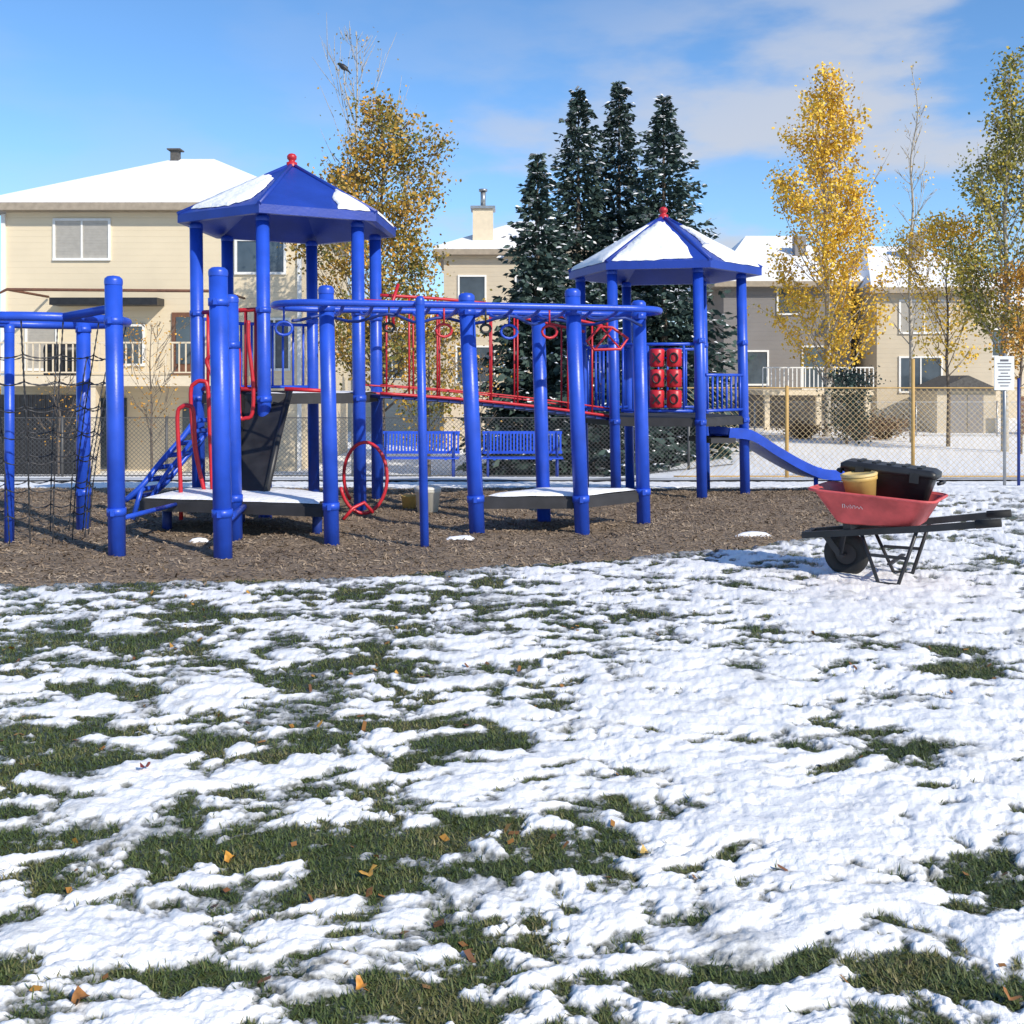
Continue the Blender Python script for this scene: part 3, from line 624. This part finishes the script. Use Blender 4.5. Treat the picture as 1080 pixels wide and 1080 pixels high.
# ---------------- fences
def fence(name,label,cat,pts,h,postm,wirem,sp,dx,r=.004,pr=.03,rails=True,extra=0,dia=.09):
    p0=Vector((*pts[0],0)); p1=Vector((*pts[1],0)); L_=(p1-p0).length; d=(p1-p0)/L_; c=(p0+p1)/2
    t=thing(name,label,cat,(c.x,c.y,gz(c.x,c.y)))
    n=int(L_/sp)
    for i in range(n+1):
        q=p0+d*(i*sp+dx); z=gz(q.x,q.y); mb=MB(); mb.tube([q+Vector((0,0,z-.1)),q+Vector((0,0,z+h+.04+(extra if i%2 else 0)))],pr,8); mb.build('post',postm,t)
    for hh in(h,.06):
        mb=MB(); m=30; mb.tube([p0+d*L_*k/m+Vector((0,0,gz(*(p0+d*L_*k/m).xy)+hh)) for k in range(m+1)],.014,6); mb.build('rail',postm,t)
    V=[];Fc=[]
    def zz(s): q=p0+d*s; return gz(q.x,q.y)
    st=np.arange(-h,L_,dia); nn=Vector((-d.y,d.x,0))*.012
    for sgn in(1,-1):
        for s in st:
            if sgn==1: a,b=s,s+h
            else: a,b=s+h,s
            def cl(v): return max(0,min(L_,v))
            if cl(a)!=a or cl(b)!=b: continue
            A_=p0+d*a+Vector((0,0,zz(a)+.02))+nn*sgn; B_=p0+d*b+Vector((0,0,zz(b)+h-.02))+nn*sgn
            w=(B_-A_).normalized().cross(Vector((0,1,0))).normalized()*r; y_=Vector((0,r,0))
            b0=len(V); V+=[A_-w,A_+w,A_+y_,B_-w,B_+w,B_+y_]; Fc+=[(b0,b0+1,b0+4,b0+3),(b0+1,b0+2,b0+5,b0+4),(b0+2,b0,b0+3,b0+5)]
    mb=MB(); mb.add(V,Fc); mb.build('wire_mesh',wirem,t)
    return t
fence('chain_link_fence','dark chain link fence along the back yards behind the benches','fence',((-19,25.5),(5.5,25.5)),1.5,DWIRE,DWIRE,2.6,0,.0045,.035,dia=.11)
fence('mesh_fence','tan wire mesh fence with tall tan posts in front of the snowy bank','fence',((3.0,19.0),(14.5,19.0)),1.7,TAN,TANW,2.34,2.10,.0032,.035,dia=.11,extra=.5)
fence('chain_link_fence','grey chain link fence higher up the snowy bank below the taupe house','fence',((9,38),(30,38)),1.3,GALV,GALV,3,0,.006,.03,dia=.2)
# ---------------- houses
def window(par,x0,x1,y,z0,z1,split=1,pane=GLASS,fm=WHITE):
    mb=MB(); t=.08
    mb.bb(x0-t,x1+t,y-.06,y+.02,z1,z1+t); mb.bb(x0-t,x1+t,y-.08,y+.02,z0-t,z0); mb.bb(x0-t,x0,y-.06,y+.02,z0,z1); mb.bb(x1,x1+t,y-.06,y+.02,z0,z1)
    for k in range(1,split+1):
        if split==0: break
        xm=x0+(x1-x0)*k/(split+1); mb.bb(xm-.03,xm+.03,y-.05,y+.02,z0,z1)
    w=mb.build('window',fm,par)
    mb=MB(); mb.bb(x0,x1,y-.02,y+.01,z0,z1); mb.build('pane',pane,w)
def hip(par,x0,x1,y0,y1,ze,zr,ra,rb,ry,ov=.5,snow=True,m=SHING):
    X0,X1,Y0,Y1=x0-ov,x1+ov,y0-ov,y1+ov; mb=MB()
    v=[(X0,Y0,ze),(X1,Y0,ze),(X1,Y1,ze),(X0,Y1,ze),(ra,ry,zr),(rb,ry,zr),(X0,Y0,ze-.22),(X1,Y0,ze-.22),(X1,Y1,ze-.22),(X0,Y1,ze-.22)]
    mb.add(v,[(0,1,5,4),(1,2,5),(2,3,4,5),(3,0,4),(0,6,7,1),(1,7,8,2),(2,8,9,3),(3,9,6,0),(9,8,7,6)])
    r=mb.build('roof',SOFFIT,par)
    if snow:
        e=.06;h=.13; v=[(X0+e,Y0+e,ze+.03),(X1-e,Y0+e,ze+.03),(X1-e,Y1-e,ze+.03),(X0+e,Y1-e,ze+.03)]
        v2=[(a,b,c+h) for a,b,c in v]+[(ra,ry,zr+h),(rb,ry,zr+h)]
        s=MB(); s.add(v+v2,[(0,1,5,4),(1,2,6,5),(2,3,7,6),(3,0,4,7),(4,5,9,8),(5,6,9),(6,7,8,9),(7,4,8)]); s.build('snow_cover',SNOW,r)
    return r
def railing(par,x0,x1,y,z,h,mat,n,name='railing'):
    mb=MB(); mb.bb(x0,x1,y-.03,y+.03,z+h-.05,z+h); mb.bb(x0,x1,y-.02,y+.02,z+.08,z+.12)
    for k in range(n+1): xx=x0+(x1-x0)*k/n; mb.bb(xx-.02,xx+.02,y-.015,y+.015,z+.12,z+h-.05)
    mb.build(name,mat,par)
GZ=-1.6
ho=thing('house','large beige two storey house with snowy hip roof and raised back deck, at the left','house',(-11.8,33,GZ))
mb=MB(); mb.bb(-16.3,-6.9,33,43,GZ-.3,6.95); wl=mb.build('wall',SIDING,ho)
r_=hip(ho,-16.3,-6.9,33,43,7.0,9.55,-12.7,-11.2,38.5,.5)
mb=MB(); mb.bb(-12.75,-12.45,38.2,38.5,9.55,9.95); mb.bb(-12.85,-12.35,38.1,38.6,9.951,10.0); mb.build('vent',SHING,r_)
window(ho,-14.7,-13.0,33,5.3,6.5,1,BLIND); window(ho,-8.85,-7.35,33,4.85,5.85,1,GLASS); window(ho,-8.1,-7.2,33,1.75,3.3,1,GLASS); window(ho,-15.6,-14.7,33,1.75,3.1,0,BLIND)
window(ho,-12.9,-11.9,33,1.9,3.1,0,GLASS)
mb=MB(); mb.bb(-10.95,-10.2,32.94,33.02,1.55,3.55); dr=mb.build('door',BROWN,ho); mb=MB(); mb.bb(-10.8,-10.35,32.91,32.95,1.9,3.4); mb.build('pane',GLASS,dr); 
mb=MB(); mb.bb(-15.2,-12.4,32.93,33.02,GZ+.1,.8); mb.build('patio_door',GLASS,ho)
mb=MB(); mb.bb(-10.6,-8.0,32.93,33.02,GZ+.5,.6); mb.build('patio_door',GLASS,ho)
mb=MB(); mb.bb(-16.2,-8.4,30.0,32.98,1.2,1.5); mb.build('deck',CREAM,ho)
for xx in(-16.0,-12.4,-8.6):
    mb=MB(); mb.bb(xx-.18,xx+.18,30.05,30.4,GZ-.2,1.2); mb.build('pillar',CREAM,ho)
mb=MB(); mb.bb(-15.8,-12.6,30.2,30.26,GZ-.1,.95)
for k in range(26): mb.bb(-15.8+k*.125,-15.76+k*.125,30.17,30.2,GZ-.1,.95)
mb.build('lattice_panel',BLACK,ho)
railing(ho,-16.2,-8.4,30.05,1.5,1.0,CREAM,40)
mb=MB(); mb.bb(-14.6,-11.2,32.3,32.99,3.75,3.98); mb.build('awning',BLACK,ho)
mb=MB()
mb.tube([(-15.3,30.2,1.5),(-15.3,30.2,3.85),(-14.9,30.2,4.05),(-8.6,30.2,4.0),(-8.4,30.2,3.8),(-8.4,30.2,1.5)],.045,8); mb.tube([(-14.9,30.2,4.05),(-14.9,32.9,4.05)],.04,8); mb.tube([(-8.6,30.2,4.0),(-8.6,32.9,4.0)],.04,8); mb.build('canopy_frame',BROWN,ho)
for a_,b_ in((-16.42,-16.3),(-6.9,-6.78)):
    mb=MB(); mb.bb(a_,b_,32.9,33.02,GZ,6.7); mb.build('corner_trim',WHITE,ho)
t=thing('barbecue','black covered barbecue on the raised deck of the left house','barbecue',(-13.55,30.9,1.5)); mb=MB(); mb.bb(-14.0,-13.1,30.6,31.2,1.52,2.2); mb.build('cart',BLACK,t); mb=MB(); mb.tube([(-14.05,30.9,2.25),(-13.05,30.9,2.25)],.22,12); mb.build('lid',BLACK,t)
hm=thing('house','pale beige house with chimney rising behind the spruces','house',(1,45,gz(1,45)))
mb=MB(); mb.bb(-3.0,5.5,45,54,-2.0,7.0); mb.build('wall',SIDING3,hm); r_=hip(hm,-3.0,5.5,45,54,7.05,8.9,.3,2.0,49.5,.45)
mb=MB(); mb.bb(-1.75,-.85,45.6,46.6,7.1,9.0); ch=mb.build('chimney',CREAM,r_)
mb=MB(); mb.bb(-1.85,-.75,45.5,46.7,9.0,9.12); mb.tube([(-1.3,46.1,9.12),(-1.3,46.1,9.85)],.12,10); mb.tube([(-1.3,46.1,9.85),(-1.3,46.1,9.95)],.2,10); mb.build('flue',GALV,ch) 
window(hm,-2.3,-1.2,45,4.6,5.9,0,GLASS); window(hm,.2,1.6,45,4.6,5.9,1,GLASS); window(hm,-2.4,-.8,45,1.3,2.8,1,GLASS)
hb=thing('house','low pale house glimpsed behind the tall autumn tree','house',(-8,62,-1.7)); mb=MB(); mb.bb(-15,-3.2,62,70,-2,4.2); mb.build('wall',SIDING3,hb); hip(hb,-15,-3.2,62,70,4.25,6.2,-12,-6,66,.4)
window(hb,-8,-6.5,62,1.5,2.8,1,GLASS)
hr=thing('house','grey two storey house with snowy hip roof behind the golden yellow tree','house',(12,45,-.7))
mb=MB(); mb.bb(9.3,14.9,45,54,-1,5.6); mb.build('wall',SIDING2,hr)
r_=hip(hr,9.3,14.9,45,54,5.65,8.2,11.3,13.6,49.5,.5)
mb=MB(); mb.bb(13.0,13.5,47,47.5,6.7,8.0); mb.build('chimney',SIDING2,r_)
window(hr,11.7,12.6,45,4.3,5.4,0,GLASS); window(hr,10.2,11.2,45,1.2,2.6,0,GLASS); window(hr,12.8,13.9,45,1.0,2.8,0,GLASS)
mb=MB(); mb.bb(10.2,14.7,41.6,44.95,.75,.95); mb.build('deck',CREAM,hr); railing(hr,10.2,14.7,41.65,.95,.95,WHITE,26)
for xx in(10.4,12.5,14.5):
    mb=MB(); mb.bb(xx-.1,xx+.1,41.7,41.9,-1,.75); mb.build('pillar',CREAM,hr)
h5=thing('house','pale beige house with broad snowy roof between the yellow tree and the bare tree','house',(17.8,43.5,-.7))
mb=MB(); mb.bb(15.5,20.4,43.5,53,-1,5.2); mb.build('wall',SIDING3,h5); r_=hip(h5,15.5,20.4,43.5,53,5.25,7.5,16.6,19.0,48.0,.45)
mb=MB(); mb.bb(18.0,18.5,46,46.5,6.3,8.0); mb.build('chimney',SIDING2,r_)
window(h5,16.5,18.5,43.5,3.4,4.7,1,BLIND); window(h5,16.5,18.2,43.5,.9,2.3,1,GLASS); window(h5,17.1,18.1,43.5,-.5,.2,0,GLASS)
h4=thing('house','pale house at the far right edge behind the birches','house',(27,52,-.5)); mb=MB(); mb.bb(22.6,33,52,62,-1,4.6); mb.build('wall',SIDING3,h4); hip(h4,22.6,33,52,62,4.65,7.2,25,30,57,.5); window(h4,23.6,25.1,52,2.6,3.9,1,GLASS)
sh=thing('shed','small beige garden shed with grey doors beside the sign','shed',(17.6,40,-.75)); mb=MB(); mb.bb(16.6,18.9,40,42.3,-.9,.95); mb.build('wall',SIDING3,sh)
mb=MB(); mb.add([(16.4,39.8,.95),(19.1,39.8,.95),(19.1,42.5,.95),(16.4,42.5,.95),(17.75,39.8,1.55),(17.75,42.5,1.55)],[(0,1,4),(1,2,5,4),(2,3,5),(3,0,4,5),(0,3,2,1)]); mb.build('roof',SHING,sh)
for xx in(17.1,17.78):
    mb=MB(); mb.bb(xx,xx+.62,39.96,40.01,-.8,.8); mb.build('door',SIDING2,sh)
bf=thing('board_fence','dark brown wooden board fence below the far right house','fence',(22,39,-.7)); mb=MB()
for k in range(40): mb.bb(19.4+k*.2,19.57+k*.2,39.0,39.03,-.85,.75+.02*random.random())
for z in(.35,-.45): mb.bb(19.4,27.4,39.025,39.08,z-.05,z+.05)
mb.build('board_panel',BROWN,bf)
# ---------------- trees
def quads(cent,size,parent,mat,name='crown',asp=.75):
    n=len(cent); a=rng.normal(size=(n,3)); a/=np.linalg.norm(a,axis=1)[:,None]; b=rng.normal(size=(n,3)); b-=a*(a*b).sum(1)[:,None]; b/=np.linalg.norm(b,axis=1)[:,None]
    s=(rng.uniform(.6,1.2,n)*size/2)[:,None]; a*=s; b*=s*asp
    V=np.stack([cent-a,cent+b,cent+a,cent-b],1).reshape(-1,3)
    return raw(name,V,np.arange(4*n).reshape(-1,4),mat,parent)
def tree(name,label,px,d,ytop,z0f,R,nl,leaves,lsize,mat,bark=BARK,tr=.09,prof=None,el=(40,65),sig=.22,group=None,seed=1,cat='tree',dx=0):
    random.seed(seed); x=(px-540)*d/F; z=gz(x,d); h=E-(ytop-HZ)*d/F-z
    t=thing(name,label,cat,(x,d,z),0,group); mb=MB(); wob=[Vector((random.uniform(-.12,.12)*h*.06,random.uniform(-.1,.1)*h*.06,0)) for _ in range(9)]
    tp=[Vector((0,0,-.15))]+[wob[i]*(i/4)+Vector((dx*i/8,0,h*i/8)) for i in range(1,9)]
    tp=smooth(tp,3); n=len(tp); mb.tube(tp,[tr*(1-.93*i/(n-1))+.004 for i in range(n)],8)
    mb.build('trunk',bark,t,local=True)
    bm_=MB(); L=[]
    prof=prof or (lambda q: math.sin(math.pi*min(1,(q*.85+.12)))**.7)
    for i in range(nl):
        q=(i+random.random()*.8)/nl; q=min(q,.985); zt=z0f+(1-z0f)*q; k=zt*(n-1); s=tp[int(k)].lerp(tp[min(int(k)+1,n-1)],k-int(k))
        az=i*2.399+random.uniform(-.4,.4); rr=R*prof(q)*random.uniform(.45,1.2); e=math.radians(random.uniform(*el)); ln=rr/math.cos(e)
        dr=Vector((math.cos(az)*math.cos(e),math.sin(az)*math.cos(e),math.sin(e)))
        e2=s+dr*ln; 
        if e2.z>h*1.01: e2.z=h*random.uniform(.95,1.01)
        mid=s.lerp(e2,.5)+Vector((0,0,-.06*ln)); br_=tr*.32*(1-zt*.7)
        bm_.tube([s,mid,e2],[br_,br_*.6,.006],5); L.append((s.lerp(mid,.7),e2,ln)) 
        for j in range(4):
            f=random.uniform(.3,.95); b0=s.lerp(e2,f); a2=az+random.choice((-1,1))*random.uniform(.5,1.1); l2=ln*random.uniform(.25,.45); e3=e+random.uniform(-.3,.2)
            b1=b0+Vector((math.cos(a2)*math.cos(e3),math.sin(a2)*math.cos(e3),math.sin(e3)))*l2; b1.z=min(b1.z,h*1.02)
            bm_.tube([b0,b0.lerp(b1,.5)+Vector((0,0,-.02)),b1],[br_*.45+.003,.008,.004],4); L.append((b0,b1,l2))
    bm_.build('branches',bark,t,local=True)
    if leaves:
        w=np.array([l[2]+.2 for l in L]); w*=rng.uniform(.0,1.5,len(w))**2; w/=w.sum(); idx=rng.choice(len(L),leaves,p=w); P0=np.array([l[0] for l in L])[idx]; P1=np.array([l[1] for l in L])[idx]
        f=rng.uniform(.0,1.05,leaves)[:,None]; cent=P0+(P1-P0)*f+rng.normal(0,1,(leaves,3))*sig*np.array([1,1,.8]); quads(cent,lsize,t,mat)
    return t
def spruce(px,d,ytop,R,label,seed):
    random.seed(seed); x=(px-540)*d/F; z=gz(x,d); h=E-(ytop-HZ)*d/F-z
    t=thing('spruce_tree',label,'spruce',(x,d,z),0,'tall spruces dusted with snow'); mb=MB(); mb.tube([(0,0,-.1),(0,0,h*.5),(0,0,h)],[.16,.09,.01],8); mb.build('trunk',BARK,t,local=True)
    cen=[];dirs=[];wd=[];sn=[]
    nl=int(h*10)
    for i in range(nl):
        q=.01+.99*(i+random.random())/nl; zz=q*h; r=R*(1-q)**.78*random.uniform(.82,1.1)+.10; nb=int(5+5*(1-q))
        for k in range(nb):
            az=random.uniform(0,6.283); rr=r*random.uniform(.45,1.15); tip=Vector((math.cos(az)*rr,math.sin(az)*rr,-.25*rr+.05)); s=Vector((0,0,zz))
            m=int(6+11*rr/R*1.2)
            for j in range(m):
                f=(j+random.random())/m; f=.2+.82*f**.8; p=s+tip*f+Vector((0,0,.22*rr*f*f)); sp_=random.choice((-1,1))*random.uniform(.1,1.1); a2=az+sp_
                dl=random.uniform(.22,.46)*(1.15-.3*f)*(.55+.45*(1-q)); dd=Vector((math.cos(a2)*dl,math.sin(a2)*dl,dl*random.uniform(-.75,.25)))
                cen.append(p); dirs.append(dd); wd.append(random.uniform(.05,.10)*(.65+.35*(1-q)))
                if random.random()<.15 and f>.5: sn.append(p+dd*.5+Vector((0,0,.05)))
    for j in range(int(h*260)):   # inner foliage close to the trunk
        q=1-random.random()**.6*.99; q=1-(1-q); q=random.random()**1.25; r=(R*(1-q)**.78+.05)*.62*random.random()**.6; a=random.uniform(0,6.283); dl=random.uniform(.2,.42)*(.5+.5*(1-q)); a2=a+random.uniform(-1,1)
        cen.append(Vector((r*math.cos(a),r*math.sin(a),q*h*.97))); dirs.append(Vector((math.cos(a2)*dl,math.sin(a2)*dl,dl*random.uniform(-.6,.6)))); wd.append(.11*(.5+.5*(1-q)))
    for j in range(90): cen.append(Vector((0,0,h*random.uniform(.92,1)))); dirs.append(Vector((random.uniform(-.14,.14),random.uniform(-.14,.14),.10))); wd.append(.03)
    c=np.array(cen); dv=np.array(dirs); w=np.array(wd)[:,None]; side=np.cross(dv,rng.normal(size=dv.shape)); side/=np.linalg.norm(side,axis=1)[:,None]; side*=w
    V=np.stack([c-side*.5,c+dv*.5+side,c+dv,c+dv*.5-side],1).reshape(-1,3)
    raw('crown',V,np.arange(len(V)).reshape(-1,4),SPR,t)
    sn=np.array(sn); n=len(sn); a=rng.uniform(0,6.28,n); l=rng.uniform(.05,.14,n); u=np.stack([np.cos(a)*l,np.sin(a)*l,rng.uniform(-.4,.3,n)*l],1); v=np.stack([-np.sin(a)*l*.6,np.cos(a)*l*.6,rng.uniform(-.5,.2,n)*l],1)
    top=sn+np.array([0,0,.03]); V=np.stack([sn-u,sn-v,sn+u,sn+v,top],1).reshape(-1,3); b=np.arange(n)[:,None]*5; f=np.concatenate([b+np.array([0,1,4]),b+np.array([1,2,4]),b+np.array([2,3,4]),b+np.array([3,0,4])]); raw('snow_dusting',V,f,SNOW,t)
spruce(567,29,165,2.1,'shortest and leftmost of the four tall snow dusted spruces',11)
spruce(610,32,95,2.9,'second snow dusted spruce from the left with a dense dark crown',12)
spruce(653,33,87,2.9,'tallest snow dusted spruce, third from the left',13)
spruce(700,31,104,2.9,'rightmost snow dusted spruce, behind the right tower roof',14)
spruce(632,27.5,285,2.3,'low broad spruce standing in front of the taller spruces',15)
narrow=lambda q: (1-q)**.55*.55+.45*math.sin(math.pi*min(1,q+.18))
wide=lambda q: (1-q)**.75*.85+.2*math.sin(math.pi*q)
egg=lambda q: math.sin(math.pi*min(1,q*.70+.30))**.9+.04
tree('autumn_tree','broad gold and green autumn tree behind the taller playground tower',402,28,112,.16,2.15,64,17000,.115,MIXL,tr=.13,seed=21,sig=.23,prof=egg,el=(30,58))
bt=tree('bare_tree','tall bare pale tree rising above the golden autumn tree, with a bird on it',374,29.5,35,.3,1.1,32,380,.08,MIXL,bark=BARKP,tr=.09,seed=22,el=(55,75))
tree('yellow_tree','tall narrow golden yellow tree in front of the grey house',872,38,76,.12,2.25,80,15500,.14,YEL,bark=BARKP,tr=.13,seed=23,prof=wide,sig=.22,el=(40,68))
tree('bare_tree','tall thin leafless tree right of the golden yellow tree',962,35,68,.22,1.15,38,260,.09,YEL,bark=BARKP,tr=.085,seed=24,el=(45,70),prof=narrow)
tree('yellow_tree','small sparse yellow tree between the bare tree and the right edge',1000,33,235,.3,1.75,34,4800,.11,YEL,tr=.07,seed=25,sig=.24)
tree('poplar_tree','tall green and gold tree at the right edge',1060,31,62,.2,1.6,56,10500,.12,GRNL,bark=BARKP,tr=.12,seed=26,prof=narrow,sig=.22,el=(45,70))
tree('orange_tree','short orange leaved tree at the right edge below the poplar',1076,30,285,.35,.9,22,2200,.10,ORNL,tr=.06,seed=27,sig=.22)
tree('sapling','small nearly bare sapling with orange leaves in front of the left house',160,26,342,.2,.95,22,380,.07,ORNL,tr=.035,seed=28,el=(45,65))
tree('sapling','thin bare sapling in front of the low snowy spruce',505,26.2,372,.2,.7,18,160,.06,ORNL,tr=.03,seed=29,el=(45,65))
tree('sapling','small bare bush at the deck of the left house, beside its corner pillar',62,27,395,.1,.6,18,140,.06,ORNL,tr=.03,seed=30,el=(45,65))
tree('autumn_tree','small green and orange tree behind the playground bridge',452,27,330,.12,1.1,28,3600,.10,MIXL,tr=.06,seed=31,sig=.24)
tree('evergreen_bush','rounded dark green bush beside the railing of the grey house',893,34,396,.05,.95,26,2600,.10,SPR,tr=.05,seed=32,sig=.2,cat='bush',el=(20,60))
def bush(px,d,R,h,label,seed):
    random.seed(seed); x=(px-540)*d/F; z=gz(x,d); t=thing('dry_bush',label,'bush',(x,d,z),0,'dry brown bushes on the bank'); mb=MB()
    for k in range(60):
        a=random.uniform(0,6.28); e=random.uniform(.5,1.4); l=h*random.uniform(.6,1.1); mb.tube([(0,0,0),(R*.5*math.cos(a)*math.cos(e),R*.5*math.sin(a)*math.cos(e),l*.5*math.sin(e)),(R*math.cos(a)*math.cos(e)*1.2,R*math.sin(a)*math.cos(e)*1.2,l*math.sin(e))],[.02,.012,.004],4)
    mb.build('stems',BARK,t,local=True); n=900; c=rng.normal(0,1,(n,3))*np.array([R*.45,R*.45,h*.22])+np.array([0,0,h*.55]); quads(c,.1,t,DRY,'foliage')
bush(905,36,1.1,1.0,'dry brown bush below the grey house, left of its pair',41); bush(932,36.5,.9,.85,'dry brown bush below the grey house, right of its pair',42); bush(846,37,.8,.6,'small dry bush under the deck railing of the grey house',43)
n=26000; xx=rng.uniform(-90,100,n); hh=2.0+2.2*np.abs(fbm(xx*.08,xx*0+3,3))*2; c=np.stack([xx,100+rng.uniform(-6,6,n),-2+rng.uniform(0,1,n)**.8*(hh+1.6)],1)
o=quads(c,.7,None,MIXL,'distant_trees'); tag(o,'distant low line of trees beyond the houses','trees',kind='stuff')
bx,bz_=W(363,72,29.5).x,W(363,72,29.5).z
mb=MB(); mb.tube([(.20,0,-.16),(.10,0,-.06),(.03,0,0),(-.05,0,.05),(-.10,0,.09),(-.14,0,.12),(-.17,0,.125),(-.22,0,.115)],[.012,.03,.075,.085,.06,.05,.035,.004],10)
mb.tube([(0,.02,-.02),(0,.02,-.16)],.008,4); mb.tube([(0,-.02,-.02),(0,-.02,-.16)],.008,4)
o=mb.build('bird',M('feathers',(.02,.02,.025),.5),local=True); o.location=(bx,29.5,bz_); tag(o,'small black bird perched near the top of the pale bare tree','bird')
mb=MB(); mb.tube([Vector((bx,29.5,bz_-.16)),Vector((bx+.02,29.5,bz_-.6)),Vector((bt.location.x-.02,29.5,bz_-1.5))],[.012,.016,.03],6); mb.build('perch_twig',BARKP,bt)
# ---------------- world, sun, camera
w=bpy.data.worlds.new('World'); scene.world=w; w.use_nodes=True; nt=w.node_tree; N=nt.nodes; L=nt.links
bg=N['Background']; sky=N.new('ShaderNodeTexSky'); sky.sky_type='NISHITA'; sky.sun_disc=False; el=math.radians(34); az=math.radians(138)
sky.sun_elevation=el; sky.sun_rotation=az; sky.air_density=1.0; sky.dust_density=.4; sky.ozone_density=2.0; sky.altitude=1000
tint=N.new('ShaderNodeMixRGB'); tint.blend_type='MULTIPLY'; tint.inputs[0].default_value=1; tint.inputs[2].default_value=(.92,1.28,1.55,1); L.new(sky.outputs[0],tint.inputs[1])
tc=N.new('ShaderNodeTexCoord'); mp=N.new('ShaderNodeMapping'); mp.inputs['Scale'].default_value=(1.5,1,4.2); mp.inputs['Location'].default_value=(.35,.1,.2); L.new(tc.outputs['Generated'],mp.inputs['Vector'])
no=N.new('ShaderNodeTexNoise'); no.inputs['Scale'].default_value=2.8; no.inputs['Detail'].default_value=7; no.inputs['Roughness'].default_value=.52; L.new(mp.outputs[0],no.inputs['Vector'])
rp=N.new('ShaderNodeMapRange'); rp.interpolation_type='SMOOTHSTEP'; rp.inputs[1].default_value=.42; rp.inputs[2].default_value=.60; rp.inputs[4].default_value=.85; L.new(no.outputs['Fac'],rp.inputs[0])
sx_=N.new('ShaderNodeSeparateXYZ'); L.new(tc.outputs['Generated'],sx_.inputs[0])
ax_=N.new('ShaderNodeMath'); ax_.operation='MULTIPLY_ADD'; ax_.inputs[1].default_value=-.36; L.new(sx_.outputs['X'],ax_.inputs[0]); L.new(sx_.outputs['Z'],ax_.inputs[2])
hz=N.new('ShaderNodeMapRange'); hz.interpolation_type='SMOOTHSTEP'; hz.inputs[1].default_value=.14; hz.inputs[2].default_value=.36; hz.inputs[3].default_value=1; hz.inputs[4].default_value=.12; L.new(ax_.outputs[0],hz.inputs[0])
ml=N.new('ShaderNodeMath'); ml.operation='MULTIPLY'; L.new(rp.outputs[0],ml.inputs[0]); L.new(hz.outputs[0],ml.inputs[1])
hb2=N.new('ShaderNodeMapRange'); hb2.inputs[1].default_value=.0; hb2.inputs[2].default_value=.28; hb2.inputs[3].default_value=.22; hb2.inputs[4].default_value=0; L.new(sx_.outputs['Z'],hb2.inputs[0])
ad=N.new('ShaderNodeMath'); ad.operation='ADD'; ad.use_clamp=True; L.new(ml.outputs[0],ad.inputs[0]); L.new(hb2.outputs[0],ad.inputs[1])
mx=N.new('ShaderNodeMixRGB'); L.new(ad.outputs[0],mx.inputs[0]); L.new(tint.outputs[0],mx.inputs[1]); mx.inputs[2].default_value=(4.9,5.25,6.0,1)
L.new(mx.outputs[0],bg.inputs['Color']); bg.inputs['Strength'].default_value=.125
ld=bpy.data.lights.new('sun','SUN'); ld.energy=4.7; ld.angle=math.radians(.5); ld.color=(1,.925,.80); lo=bpy.data.objects.new('sun',ld); C.objects.link(lo)
sdv=Vector((math.sin(az)*math.cos(el),math.cos(az)*math.cos(el),math.sin(el))); lo.rotation_euler=sdv.to_track_quat('Z','Y').to_euler(); lo.location=sdv*30
cd=bpy.data.cameras.new('camera'); cd.lens=36; cd.sensor_width=36; cd.shift_y=-(540-HZ)/1080; cd.clip_end=3000; cam=bpy.data.objects.new('camera',cd); C.objects.link(cam); cam.location=(0,0,E); cam.rotation_euler=(math.radians(90),0,0); scene.camera=cam
scene.view_settings.view_transform='Standard'; scene.view_settings.look='None'; scene.view_settings.exposure=0
